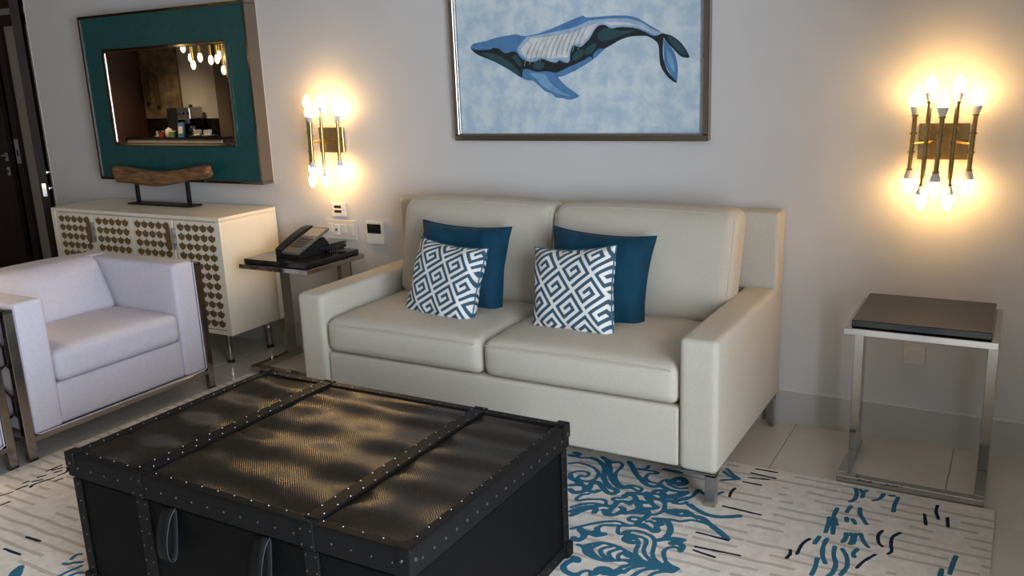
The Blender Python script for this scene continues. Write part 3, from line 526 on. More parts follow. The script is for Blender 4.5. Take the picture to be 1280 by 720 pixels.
# open full-height leaf seen edge-on
d1 = tag(thing('door_1', 'tall dark brown door leaf standing open, seen on its edge', 'door', (-5.84, 0.02, 0)), 'tall dark brown door leaf standing open, seen on its edge', 'door', None, 'structure')
vb = Vector((-5.856, 0.0, 0)); va = Vector((-5.828, 0.045, 0)); dr = Vector((-0.833, 0.552, 0)).normalized()
def leaf(a, b, ln, z0, z1):
    q = [a, b, b + dr*ln, a + dr*ln]; m = MB()
    m.add([(p.x, p.y, z0) for p in q] + [(p.x, p.y, z1) for p in q], [(0,1,2,3),(7,6,5,4),(0,4,5,1),(1,5,6,2),(2,6,7,3),(3,7,4,0)]); return m
obj('leaf', leaf(va, vb, 0.9, 0.005, 2.45), 'doorwood', d1)
en = (va - vb).normalized(); ed = -dr
def edge_box(u0, u1, z0, z1, th):
    m = MB(); a = vb + en*u0 + ed*0.0005; b2 = vb + en*u1 + ed*0.0005
    q = [a, b2, b2 + ed*th, a + ed*th]
    m.add([(p.x, p.y, z0) for p in q] + [(p.x, p.y, z1) for p in q], [(3,2,1,0),(4,5,6,7),(0,1,5,4),(1,2,6,5),(2,3,7,6),(3,0,4,7)]); return m
lp = obj('latch_plate', edge_box(0.014, 0.039, 0.795, 0.885, 0.004), 'steel', d1)
obj('latch_bolt', edge_box(0.021, 0.032, 0.825, 0.855, 0.010), 'brass', lp)
p0 = va + dr*0.05
for z, ln in ((0.955, 0.085), (0.845, 0.022)):
    a = p0 + Vector((0, 0, z)); k = obj('door_lever' if z > 0.9 else 'thumb_turn', MB().tube([a, a + en*0.045], 0.011, 10).tube([a + en*0.045 - dr*0.01, a + en*0.047 + dr*ln], 0.0075, 8).sm(), 'steel', d1)
    obj('rosette', MB().tube([a, a + en*0.008], 0.022, 14), 'steel', k)
struct('trim_4', MB().box(XW-0.004, XW+0.0, -0.003, 0.14, 0, ZC), 'skirt_cap', 'thin pale edge bead on the wall corner by the open door', 'trim')

# unseen downlights: armchairs and sideboard read from warm tops, the others added as fill
for i, (x, y, lab, pw, cone) in enumerate([(-3.7, -2.3, 'round recessed downlight above the armchairs', 30, 85), (-1.0, -3.2, 'unseen downlight added behind the black trunk', 2.5, 85), (-4.15, -2.1, 'unseen downlight set to brighten the white sideboard', 90, 48), (-2.0, -5.2, 'unseen downlight added near the balcony door', 4, 90), (-8.4, -2.8, 'unseen downlight added to brighten the kitchenette', 170, 90)]):
    t = thing('unseen_downlight', lab, 'ceiling light', (x, y, ZC), 'recessed downlights in the ceiling')
    obj('trim_ring', MB().lathe([(0.055, ZC-0.012), (0.075, ZC-0.010), (0.078, ZC-0.001), (0.055, ZC-0.001)], x, y, 24).sm(), 'whiteplastic', t)
    obj('lens', MB().lathe([(0.054, ZC-0.009), (0.054, ZC-0.002)], x, y, 24), 'downlight', t)
    d = bpy.data.lights.new('downlight_beam', 'SPOT'); d.energy = pw; d.color = (1.0, 0.76, 0.48); d.spot_size = math.radians(cone); d.spot_blend = 0.8; d.shadow_soft_size = 0.05
    lo = bpy.data.objects.new('downlight_beam', d); COL.objects.link(lo); lo.parent = t; lo.location = (0, 0, -0.03)

# ================================================================== RUG
RX0, RX1, RY0, RY1 = -3.45, 0.017, -3.06, -0.507
rug = thing('area_rug', 'cream wool rug with blue damask scrolls and navy dashes under the trunk', 'rug', (-1.76, -1.78, 0.0))
import numpy as np
def rug_pile():
    """wool surface as a fine grid; the woven motif is stored as its distance field and stands 1.5 mm proud"""
    st = 0.006; nx = int((RX1-RX0)/st); ny = int((RY1-RY0)/st)
    gx = np.linspace(RX0, RX1, nx+1); gy = np.linspace(RY0, RY1, ny+1)
    F = {c: np.full((nx+1, ny+1), 0.05) for c in 'bn'}
    WD = dict(t=0.0075, k=0.0110, d=0.0056)
    def stroke(k, pts, hid=False):
        f = F['n' if k == 'd' else 'b']; P = smooth_line(pts, 3)
        for a, b in zip(P[:-1], P[1:]):
            if hid and (a.x < -2.40 and a.y > -2.45): continue
            m = 0.04
            i0, i1 = np.searchsorted(gx, (min(a.x, b.x)-m, max(a.x, b.x)+m)); j0, j1 = np.searchsorted(gy, (min(a.y, b.y)-m, max(a.y, b.y)+m))
            if i1 <= i0 or j1 <= j0: continue
            X = gx[i0:i1, None]; Y = gy[None, j0:j1]; dx = b.x-a.x; dy = b.y-a.y; q = dx*dx+dy*dy+1e-12
            t = np.clip(((X-a.x)*dx+(Y-a.y)*dy)/q, 0, 1)
            d = np.hypot(X-(a.x+t*dx), Y-(a.y+t*dy)) - WD[k]
            f[i0:i1, j0:j1] = np.minimum(f[i0:i1, j0:j1], d)
    for k, p in RUG_DAMASK + RUG_EDGE + RUG_LEFT: stroke(k, p)
    mx = lambda p: [(-3.52-x, y) for x, y in p]; my = lambda p: [(x, -3.55-y) for x, y in p]
    for k, p in RUG_DAMASK + RUG_EDGE:
        stroke(k, mx(p), True); stroke(k, my(p), True); stroke(k, my(mx(p)), True)
    rise = np.clip(0.002-np.minimum(F['b'], F['n']), 0, 0.004)/0.004*0.0014
    co = np.empty(((nx+1)*(ny+1), 3), 'f'); co[:, 0] = np.repeat(gx, ny+1); co[:, 1] = np.tile(gy, nx+1); co[:, 2] = 0.0112 + rise.ravel()
    bl = rug.location; co -= np.array(bl[:], 'f')
    idx = np.arange((nx+1)*(ny+1)).reshape(nx+1, ny+1)
    quads = np.stack([idx[:-1, :-1], idx[1:, :-1], idx[1:, 1:], idx[:-1, 1:]], -1).reshape(-1, 4).astype('i')
    me = bpy.data.meshes.new('pile'); n = len(quads)
    me.vertices.add(len(co)); me.vertices.foreach_set('co', co.ravel())
    me.loops.add(n*4); me.loops.foreach_set('vertex_index', quads.ravel())
    me.polygons.add(n); me.polygons.foreach_set('loop_start', np.arange(0, n*4, 4, dtype='i')); me.polygons.foreach_set('loop_total', np.full(n, 4, 'i'))
    me.update(calc_edges=True)
    for nm_, key in (('blue_weave', 'b'), ('navy_weave', 'n')):
        at = me.attributes.new(nm_, 'FLOAT', 'POINT'); at.data.foreach_set('value', F[key].ravel().astype('f'))
    me.materials.append(M['rug']); o = bpy.data.objects.new('pile', me); COL.objects.link(o); o.parent = rug
    for p in me.polygons: p.use_smooth = True
rug_pile()
obj('backing', MB().box(RX0+0.002, RX1-0.002, RY0+0.002, RY1-0.002, 0.0008, 0.0108), mat('rug_backing', (0.5, 0.46, 0.4), 0.95), rug)
obj('binding', MB().tube([(RX0, RY0, 0.0062), (RX1, RY0, 0.0062), (RX1, RY1, 0.0062), (RX0, RY1, 0.0062), (RX0, RY0, 0.0062)], 0.0058, 6), mat('rug_binding', (0.55, 0.50, 0.44), 0.9), rug)

# ================================================================== SOFA
so = thing('sofa', 'cream linen two-seat sofa against the wall under the whale painting', 'sofa', (-1.74, -0.45, 0))
for x0, x1 in ((-2.672, -2.532), (-0.951, -0.814)):
    obj('armrest', MB().soft(x0, x1, -0.897, -0.012, 0.134, 0.612, 0.022, 6), 'sofa', so)
obj('back_panel', MB().soft(-2.672, -0.812, -0.127, -0.012, 0.600, 0.918, 0.016, 6), 'sofa', so)
obj('back_lower', MB().soft(-2.532, -0.951, -0.127, -0.014, 0.134, 0.602, 0.01, 3), 'sofa', so)
obj('base_front', MB().soft(-2.530, -0.953, -0.886, -0.13, 0.136, 0.358, 0.014, 4), 'sofa', so)
def seat_fn(p, h):
    u = p.x/h.x; v = p.y/h.y; k = max(0, 1-abs(u)**3)*max(0, 1-abs(v)**3)
    if p.z > 0: p.z += 0.022*k + 0.0022*math.sin(9*u+4*v)*k
    if v < -0.5: p.y -= 0.012*max(0, 1-abs(u)**4)*max(0, 1-(p.z/h.z)**2)
    if p.z > 0 and v < -0.6: p.z -= 0.004*abs(u)**6
    return p
for x0, x1 in ((-2.530, -1.748), (-1.743, -0.954)):
    sc = obj('seat_cushion', MB().soft(x0, x1, -0.893, -0.16, 0.360, 0.510, 0.040, 18, seat_fn), 'sofa', so)
    zt = 0.492
    obj('piping', MB().tube([(x0+0.02, -0.896, zt-0.002), ((x0+x1)/2, -0.905, zt+0.004), (x1-0.02, -0.896, zt-0.002)], 0.0022, 6), 'sofa', sc)
def back_fn(p, h):
    u = p.x/h.x; v = p.z/h.z; k = max(0, 1-abs(u)**3)*max(0, 1-abs(v)**3)
    if p.y < 0: p.y -= 0.045*k + 0.003*math.sin(7*u+5*v)*k
    p.z += 0.010*math.cos(u*1.4)*(v > 0) - 0.006*abs(u)**4*(v > 0)
    p.y += 0.055*(v+1) - 0.02        # leans back
    p.x *= 1 + 0.012*(v)
    return p
for x0, x1 in ((-2.525, -1.738), (-1.733, -0.935)):
    bc = obj('back_cushion', MB().soft(x0, x1, -0.365, -0.20, 0.500, 0.942, 0.050, 18, back_fn), 'sofa', so)
    hh = Vector(((x1-x0)/2, 0.0825, 0.221)); cc = Vector(((x0+x1)/2, -0.2825, 0.721)); ins = 0.0146; ring = []
    for (ua, va_, ub, vb_) in ((-1, -1, -1, 1), (-1, 1, 1, 1), (1, 1, 1, -1), (1, -1, -1, -1)):
        for k in range(10):
            t = 0.06 + 0.88*k/9; u = ua+(ub-ua)*t; v = va_+(vb_-va_)*t
            ring.append(cc + back_fn(Vector((u*(hh.x-ins), -(hh.y-ins), v*(hh.z-ins))), hh))
    ring.append(ring[0]); obj('piping', MB().tube(ring, 0.0028, 6, False).sm(), 'sofa', bc)
for x, sx in ((-2.665, 1), (-0.821, -1)):
    for y, sy in ((-0.890, 1), (-0.045, -1)):
        z0 = 0.0125 if y < -0.5 else 0.0
        lg = MB().box(min(x, x+sx*0.036), max(x, x+sx*0.036), min(y, y+sy*0.008), max(y, y+sy*0.008), z0, 0.13).box(min(x, x+sx*0.008), max(x, x+sx*0.008), min(y+sy*0.008, y+sy*0.036), max(y+sy*0.008, y+sy*0.036), z0, 0.13)
        lg.box(min(x, x+sx*0.125), max(x, x+sx*0.125), min(y, y+sy*0.06), max(y, y+sy*0.06), 0.124, 0.1335)
        obj('leg', lg, 'steel', so)

# ------------------------------------------------------------------ pillows
SPIRAL = ["#######.", "......#.", "#####.#.", "#...#.#.", "#.###.#.", "#.....#.", "#######.", "........"]
def pillow(name, label, size, tx, tz, thick, mtl, center, rot, n=44, key=None, group=None):
    th = thing(name, label, 'pillow', center, group)
    th.rotation_euler = rot
    vs = []; fs = []; wv = []
    hx, hz = tx/2, tz/2
    for side in (1, -1):
        for i in range(n+1):
            for j in range(n+1):
                u = -1+2*i/n; v = -1+2*j/n
                pinch = 0.075
                x = hx*u*(1 - pinch*(1-v*v)*abs(u)**3 + 0.02*abs(u*v)**4); z = hz*v*(1 - pinch*(1-u*u)*abs(v)**3 + 0.02*abs(u*v)**4)
                k = (max(0, 1-u**4)*max(0, 1-v**4))**0.55
                wr = 0.004*math.sin(11*u+6*v)*(1-k)*k*4
                y = -side*(thick/2)*k + wr
                vs.append((x, y, z))
                if key:
                    sz, ang, ox, oz = key; c, s_ = math.cos(ang), math.sin(ang)
                    px = u*hx; pz = v*hz; a = ((px*c+pz*s_)/sz+ox); b_ = ((-px*s_+pz*c)/sz+oz)
                    row = SPIRAL[int((b_ % 1)*8) % 8]; wv.append(1.0 if row[int((a % 1)*8) % 8] == '#' else 0.0)
        o = (0 if side == 1 else (n+1)**2)
        for i in range(n):
            for j in range(n):
                q = (o+i*(n+1)+j, o+(i+1)*(n+1)+j, o+(i+1)*(n+1)+j+1, o+i*(n+1)+j+1); fs.append(q if side == 1 else tuple(reversed(q)))
    me = bpy.data.meshes.new('cover'); me.from_pydata(vs, [], fs); me.materials.append(M[mtl])
    for p in me.polygons: p.use_smooth = True
    if key:
        at = me.attributes.new('weave', 'FLOAT', 'POINT'); at.data.foreach_set('value', wv)
    o = bpy.data.objects.new('cover', me); COL.objects.link(o); o.parent = th
    rim = MB(); P = []
    for k in range(4*24):
        q, t = divmod(k, 24); t = -1+2*t/24
        u, v = [(t, 1), (1, -t), (-t, -1), (-1, t)][q]; P.append((u, v))
    pts = [(hx*u*(1 - 0.075*(1-v*v)*abs(u)**3 + 0.02*abs(u*v)**4), 0, hz*v*(1 - 0.075*(1-u*u)*abs(v)**3 + 0.02*abs(u*v)**4)) for u, v in P]; pts.append(pts[0])
    rim.tube(pts, 0.0035, 6, False).sm()
    me2 = bpy.data.meshes.new('seam_piping'); me2.from_pydata(rim.v, [], rim.f); me2.materials.append(M['velvet'] if mtl == 'velvet' else M['rugblue'])
    o2 = bpy.data.objects.new('seam_piping', me2); COL.objects.link(o2); o2.parent = th
    return th
D = math.radians
TB, KY = 'plain teal velvet pillows', 'greek key patterned pillows'
pillow('velvet_pillow', 'dark teal velvet pillow at the left, behind a greek key pillow', 0, 0.43, 0.385, 0.15, 'velvet', (-2.085, -0.475, 0.676), (D(-14), D(2.0), D(4)), group=TB)
pillow('velvet_pillow', 'dark teal velvet pillow at the right, behind a greek key pillow', 0, 0.425, 0.385, 0.15, 'velvet', (-1.432, -0.480, 0.678), (D(-14), D(3.0), D(4)), group=TB)
pillow('patterned_pillow', 'blue and white greek key pillow leaning on the left velvet pillow', 0, 0.375, 0.345, 0.14, 'key_weave', (-2.075, -0.622, 0.643), (D(-19), D(2.5), D(-9)), 200, (0.100, D(36), 0.2, 0.35), KY)
pillow('patterned_pillow', 'blue and white greek key pillow leaning on the right velvet pillow', 0, 0.370, 0.355, 0.14, 'key_weave', (-1.478, -0.615, 0.655), (D(-15), D(-6), D(-6)), 200, (0.104, D(36), 0.6, 0.1), KY)

# ================================================================== TRUNK COFFEE TABLE
TX0, TX1, TY0, TY1, TZ = -2.394, -1.130, -2.187, -1.371, 0.455
tr = thing('trunk_table', 'black leather trunk coffee table with riveted straps in front of the sofa', 'coffee table', (-1.762, -1.779, 0.0135))
obj('body', MB().bbox(TX0+0.012, TX1-0.012, TY0+0.012, TY1-0.012, 0.0137, 0.372, 0.006, 2), 'leather', tr)
obj('lid', MB().bbox(TX0+0.006, TX1-0.006, TY0+0.006, TY1-0.006, 0.378, 0.447, 0.006, 2), 'leather', tr)
SX = (-2.078, -1.443); hw = 0.024
cuts = [TX0+0.03, SX[0]-hw, SX[0]+hw, SX[1]-hw, SX[1]+hw, TX1-0.03]
for i in (0, 2, 4):
    obj('top_panel', MB().bbox(cuts[i]+0.001, cuts[i+1]-0.001, TY0+0.033, TY1-0.033, 0.444, 0.4495, 0.0015, 1), 'trunktop', tr)
rim = MB()
rim.bbox(TX0, TX1, TY0, TY0+0.032, 0.446, TZ, 0.004, 2).bbox(TX0, TX1, TY1-0.032, TY1, 0.446, TZ, 0.004, 2).bbox(TX0, TX0+0.032, TY0+0.03, TY1-0.03, 0.446, TZ, 0.004, 2).bbox(TX1-0.032, TX1, TY0+0.03, TY1-0.03, 0.446, TZ, 0.004, 2)
obj('top_binding', rim, 'leatheredge', tr)
sk = MB()
sk.bbox(TX0, TX1, TY0, TY0+0.006, 0.382, 0.449, 0.002, 1).bbox(TX0, TX1, TY1-0.006, TY1, 0.382, 0.449, 0.002, 1).bbox(TX0, TX0+0.006, TY0+0.006, TY1-0.006, 0.382, 0.449, 0.002, 1).bbox(TX1-0.006, TX1, TY0+0.006, TY1-0.006, 0.382, 0.449, 0.002, 1)
obj('lid_band', sk, 'leatheredge', tr)
bb = MB()
for (x0, x1, y0, y1) in ((TX0+0.008, TX1-0.008, TY0+0.008, TY0+0.013), (TX0+0.008, TX1-0.008, TY1-0.013, TY1-0.008), (TX0+0.008, TX0+0.013, TY0+0.013, TY1-0.013), (TX1-0.013, TX1-0.008, TY0+0.013, TY1-0.013)): bb.bbox(x0, x1, y0, y1, 0.014, 0.055, 0.0015, 1)
obj('bottom_band', bb, 'leatheredge', tr)
for x in SX:
    st = MB().bbox(x-hw, x+hw, TY0+0.02, TY1-0.02, 0.448, TZ+0.003, 0.002, 1).bbox(x-hw, x+hw, TY0-0.003, TY0+0.012, 0.380, TZ+0.003, 0.002, 1).bbox(x-hw, x+hw, TY0+0.006, TY0+0.014, 0.013, 0.374, 0.002, 1)
    st.bbox(x-hw, x+hw, TY1-0.012, TY1+0.003, 0.380, TZ+0.003, 0.002, 1).bbox(x-hw, x+hw, TY1-0.014, TY1-0.006, 0.013, 0.374, 0.002, 1)
    obj('strap', st, 'leatheredge', tr)
for sx, X in ((1, TX0), (-1, TX1)):
    for sy, Y in ((1, TY0), (-1, TY1)):
        g = lambda a, b: (min(a, b), max(a, b))
        cb = MB(); a0, a1 = g(X+sx*0.006, X+sx*0.040); c0, c1 = g(Y+sy*0.006, Y+sy*0.012); cb.bbox(a0, a1, c0, c1, 0.013, 0.374, 0.002, 1)
        a0, a1 = g(X+sx*0.006, X+sx*0.012); c0, c1 = g(Y+sy*0.012, Y+sy*0.040); cb.bbox(a0, a1, c0, c1, 0.013, 0.374, 0.002, 1)
        obj('corner_band', cb, 'leatheredge', tr)
        a0, a1 = g(X-sx*0.004, X+sx*0.036); c0, c1 = g(Y-sy*0.004, Y+sy*0.036)
        obj('corner_cap', MB().bbox(a0, a1, c0, c1, 0.412, TZ+0.006, 0.005, 2), 'leatheredge', tr)
        obj('corner_foot', MB().bbox(a0, a1, c0, c1, 0.0136, 0.062, 0.005, 2), 'leatheredge', tr)
rv = MB()
def rivet(x, y, z, d, r=0.0033):
    d = Vector(d); a = d.orthogonal().normalized(); b_ = d.cross(a); p = Vector((x, y, z)); n = 7
    vs = []
    for rr, hh in ((1, 0), (0.75, 0.55)):
        vs += [p + (a*math.cos(2*math.pi*k/n)+b_*math.sin(2*math.pi*k/n))*r*rr + d*r*hh for k in range(n)]
    vs.append(p + d*r*0.8)
    rv.add(vs, [(k, (k+1) % n, n+(k+1) % n, n+k) for k in range(n)] + [(n+k, n+(k+1) % n, 2*n) for k in range(n)])
def rng(a, b, st): n = max(1, int(round((b-a)/st))); return [a+(b-a)*i/n for i in range(n+1)]
for x in rng(TX0+0.05, TX1-0.05, 0.062):
    rivet(x, TY0, 0.415, (0, -1, 0)); rivet(x, TY1, 0.415, (0, 1, 0)); rivet(x+0.02, TY0+0.024, TZ, (0, 0, 1), 0.0026); rivet(x+0.02, TY1-0.024, TZ, (0, 0, 1), 0.0026)
    rivet(x, TY0+0.008, 0.035, (0, -1, 0))
for y in rng(TY0+0.05, TY1-0.05, 0.048):
    rivet(TX1, y, 0.415, (1, 0, 0), 0.0044); rivet(TX0, y, 0.415, (-1, 0, 0)); rivet(TX1-0.024, y+0.015, TZ, (0, 0, 1), 0.0026); rivet(TX0+0.024, y+0.015, TZ, (0, 0, 1), 0.0026)
    rivet(TX1-0.008, y, 0.035, (1, 0, 0))
for x in SX:
    for y in rng(TY0+0.03, TY1-0.03, 0.05):
        rivet(x-0.017, y, TZ+0.003, (0, 0, 1), 0.0028); rivet(x+0.017, y+0.02, TZ+0.003, (0, 0, 1), 0.0028)
    for z in rng(0.04, 0.36, 0.045): rivet(x-0.016, TY0+0.006, z, (0, -1, 0), 0.0028); rivet(x+0.016, TY0+0.006, z, (0, -1, 0), 0.0028)
    for z in (0.392, 0.435): rivet(x-0.016, TY0-0.003, z, (0, -1, 0), 0.0028); rivet(x+0.016, TY0-0.003, z, (0, -1, 0), 0.0028)
for z in rng(0.08, 0.36, 0.055):
    for X, sx in ((TX0, -1), (TX1, 1)):
        rivet(X-sx*0.006, TY0+0.03, z, (sx, 0, 0), 0.0028); rivet(X-sx*0.006, TY1-0.03, z, (sx, 0, 0), 0.0028); rivet(X-sx*0.03, TY0+0.006, z, (0, -1, 0), 0.0028)
rivet(TX1+0.004, TY1-0.018, 0.428, (1, 0, 0), 0.006); rivet(TX1+0.004, TY0+0.018, 0.428, (1, 0, 0), 0.006); rivet(TX0+0.02, TY0-0.004, 0.428, (0, -1, 0), 0.005); rivet(TX1-0.02, TY0-0.004, 0.428, (0, -1, 0), 0.005)
a = obj('rivets', rv.sm(), 'rivet', tr); a['kind'] = 'stuff'
for x in (-1.955, -1.600):
    m = MB(); pts = []
    for k in range(13):
        t = math.pi*2*k/12; pts.append((TY0 + 0.010 - 0.030*(1-math.cos(t))*0.72, 0.376 - 0.140*(0.5-0.5*math.cos(t)) , t))
    loop = [(TY0+0.006, 0.376), (TY0-0.014, 0.356), (TY0-0.032, 0.310), (TY0-0.038, 0.262), (TY0-0.030, 0.232), (TY0-0.014, 0.232), (TY0-0.004, 0.270), (TY0+0.004, 0.330), (TY0+0.008, 0.370)]
    L3 = smooth_line([(y, z) for y, z in loop], 4); n = len(L3); vs = []
    for p in L3: vs += [(x-0.021, p.x, p.y), (x+0.021, p.x, p.y)]
    m.add(vs, [(2*i, 2*i+1, 2*i+3, 2*i+2) for i in range(n-1)]); m.smooth = True
    hd = obj('handle_strap', m, 'leatheredge', tr)
    sd = hd.modifiers.new('thick', 'SOLIDIFY'); sd.thickness = 0.003
    ed_ = MB().tube([(x+0.022, p.x, p.y) for p in L3], 0.0016, 6).sm(); obj('stitched_edge', ed_, 'stitch', hd)

# ================================================================== ARMCHAIRS
CX0, CX1, CY0, CY1 = -4.22, -3.47, -1.665, -0.757
ch = thing('armchair', 'pale armchair beside the white sideboard, facing the trunk table', 'armchair', (-3.85, -1.21, 0), 'pale cube armchairs with lattice chrome sides')
for y0, y1 in ((CY0, CY0+0.135), (CY1-0.125, CY1)):
    obj('armrest', MB().soft(CX0+0.02, CX1, y0, y1, 0.108, 0.672, 0.020, 5), 'chair', ch)
def cb_fn(p, h):
    v = p.z/h.z; u = p.y/h.y
    p.x -= 0.035*max(0, v)**2*0 + 0.03*(1-u*u)*0.6
    if v > 0.5: p.z += 0.012*(1-u*u)
    return p
obj('backrest', MB().soft(CX0, CX0+0.15, CY0+0.01, CY1-0.01, 0.108, 0.676, 0.035, 8, cb_fn), 'chair', ch)
obj('seat_base', MB().soft(CX0+0.12, CX1-0.012, CY0+0.13, CY1-0.12, 0.110, 0.292, 0.015, 4), 'chair', ch)
def cs_fn(p, h):
    u = p.x/h.x; v = p.y/h.y; k = max(0, 1-abs(u)**3)*max(0, 1-abs(v)**3)
    if p.z > 0: p.z += 0.028*k
    return p
obj('seat_cushion', MB().soft(CX0+0.26, CX1+0.006, CY0+0.138, CY1-0.128, 0.294, 0.432, 0.034, 14, cs_fn), 'chair', ch)
def ck_fn(p, h):
    u = p.y/h.y; v = p.z/h.z; k = max(0, 1-abs(u)**3)*max(0, 1-abs(v)**3)
    if p.x > 0: p.x += 0.045*k
    p.x -= 0.06*(v+1)-0.03
    return p
obj('back_cushion', MB().soft(CX0+0.15, CX0+0.30, CY0+0.145, CY1-0.135, 0.420, 0.690, 0.045, 12, ck_fn), 'chair', ch)
for y0, y1 in ((CY0-0.043, CY0-0.003), (CY1+0.003, CY1+0.038)):
    fr = MB()
    fr.bbox(CX1-0.026, CX1+0.004, y0, y1, 0.0, 0.656, 0.002, 1)
    fr.bbox(CX0-0.012, CX0+0.018, y0, y1, 0.0, 0.656, 0.002, 1)
    fr.bbox(CX0-0.012, CX1+0.004, y0, y1, 0.640, 0.656, 0.002, 1).bbox(CX0+0.018, CX1-0.026, y0, y1, 0.086, 0.106, 0.002, 1)
    sf = obj('side_frame', fr, 'dchrome', ch)
    la = MB(); ym = (y0+y1)/2; s = 0.072; row = 0; zc = 0.106
    seen = set()
    for r in range(-1, 8):
        for c in range(-1, 8):
            cx = CX0 + 0.05 + c*s*math.sqrt(3) + (r % 2)*s*math.sqrt(3)/2; cz = 0.13 + r*s*1.5
            hexp = [(cx + s*math.sin(math.pi/3*k), cz + s*math.cos(math.pi/3*k)) for k in range(6)]
            for k in range(6):
                p, q = hexp[k], hexp[(k+1) % 6]; key = tuple(sorted(((round(p[0], 3), round(p[1], 3)), (round(q[0], 3), round(q[1], 3)))))
                if key in seen: continue
                seen.add(key)
                # clip to the frame opening
                X0, X1, Z0, Z1 = CX0+0.018, CX1-0.026, 0.106, 0.645
                t0, t1 = 0.0, 1.0; dx = q[0]-p[0]; dz = q[1]-p[1]; ok = True
                for pp, qq in ((-dx, p[0]-X0), (dx, X1-p[0]), (-dz, p[1]-Z0), (dz, Z1-p[1])):
                    if abs(pp) < 1e-9:
                        if qq < 0: ok = False
                    else:
                        t = qq/pp
                        if pp < 0: t0 = max(t0, t)
                        else: t1 = min(t1, t)
                if ok and t1 - t0 > 0.05:
                    la.tube([(p[0]+dx*t0, ym, p[1]+dz*t0), (p[0]+dx*t1, ym, p[1]+dz*t1)], 0.006, 6)
    obj('lattice', la, 'dchrome', sf)
obj('front_rail', MB().bbox(CX1-0.022, CX1+0.004, CY0-0.003, CY1+0.003, 0.084, 0.106, 0.002, 1), 'dchrome', ch)
obj('rear_rail', MB().bbox(CX0-0.010, CX0+0.016, CY0-0.003, CY1+0.003, 0.084, 0.106, 0.002, 1), 'dchrome', ch)
obj('front_piping', MB().tube([(CX1+0.001, CY0+0.006, 0.665), (CX1+0.001, CY0+0.004, 0.118), (CX1+0.001, CY0+0.02, 0.110), (CX1+0.001, CY1-0.02, 0.110), (CX1+0.001, CY1-0.004, 0.118), (CX1+0.001, CY1-0.006, 0.665)], 0.003, 6).sm(), 'chair', ch)
c2 = dup(ch); c2.location.y -= 1.035; c2['label'] = 'pale armchair cut off at the left frame edge, nearest the viewer'

# ================================================================== SIDEBOARD
KX0, KX1, KY0, KY1, KZ0, KZ1 = -5.076, -3.629, -0.434, -0.02, 0.172, 0.817
cr = thing('sideboard', 'ivory sideboard with bronze fish-scale doors under the teal mirror', 'sideboard', (-4.35, -0.22, 0))
obj('body', MB().bbox(KX0, KX1, KY0+0.018, KY1, KZ0, KZ1-0.020, 0.003, 1), 'cred', cr)
obj('top', MB().bbox(KX0, KX1, KY0, KY1, KZ1-0.019, KZ1, 0.003, 2), 'cred', cr)
obj('side_stile', MB().box(KX0, KX0+0.030, KY0, KY0+0.018, KZ0, KZ1-0.020).box(KX1-0.030, KX1, KY0, KY0+0.018, KZ0, KZ1-0.020).box(KX0+0.03, KX1-0.03, KY0+0.001, KY0+0.018, KZ0, KZ0+0.022), 'cred', cr)
sc_poly = [(-0.5,0.22),(-0.28,0.25),(-0.12,0.34),(0,0.50),(0.12,0.34),(0.28,0.25),(0.5,0.22),(0.5,-0.06),(0.40,-0.28),(0.2,-0.42),(0,-0.52),(-0.2,-0.42),(-0.40,-0.28),(-0.5,-0.06)]
first_sc = None
for d_i, xc in enumerate((-4.865, -4.514, -4.170, -3.816)):
    x0, x1 = xc-0.170, xc+0.170
    dr_ = obj('door', MB().bbox(max(x0, KX0+0.032), min(x1, KX1-0.032), KY0+0.002, KY0+0.016, KZ0+0.026, KZ1-0.026, 0.002, 1), 'cred', cr)
    for r in range(11):
        for c in range(5):
            x = xc - 0.1185 + 0.0592*c; z = 0.757 - 0.0522*r
            if first_sc is None:
                m = MB().prism([(px*0.053, pz*0.045) for px, pz in sc_poly], -0.0012, 0.0012)
                bl = root_loc(cr); m.v = [(a+bl.x, b_+bl.y, c_+bl.z) for a, b_, c_ in m.v]
                first_sc = obj('scale', m, 'scallop', dr_); s_ = first_sc
            else:
                s_ = first_sc.copy(); COL.objects.link(s_); s_.parent = dr_
            s_.location = (x - cr.location.x, KY0 + 0.0012 - cr.location.y, z - cr.location.z)
    if d_i in (0, 2):
        h = MB().prism([(x1-0.052, 0.752), (x1-0.034, 0.778), (x1-0.022, 0.752), (x1-0.022, 0.630), (x1-0.036, 0.616), (x1-0.062, 0.630), (x1-0.056, 0.660), (x1-0.070, 0.690), (x1-0.056, 0.712)], KY0-0.002, KY0+0.001)
        obj('finger_pull', h, 'scallop', dr_)
    else:
        obj('door_handle', MB().bbox(x0+0.004, x0+0.012, KY0-0.022, KY0+0.002, 0.630, 0.748, 0.002, 1), 'steel', dr_)
for x in (KX0+0.10, KX1-0.085):
    for y in (KY0+0.045, KY1-0.07):
        lg = obj('leg', MB().lathe([(0.016, 0.012), (0.018, 0.03), (0.018, KZ0)], x, y, 14).sm(), 'chrome', cr)
        obj('foot', MB().lathe([(0.021, 0.0), (0.021, 0.014), (0.016, 0.018)], x, y, 14).sm(), 'black', lg)

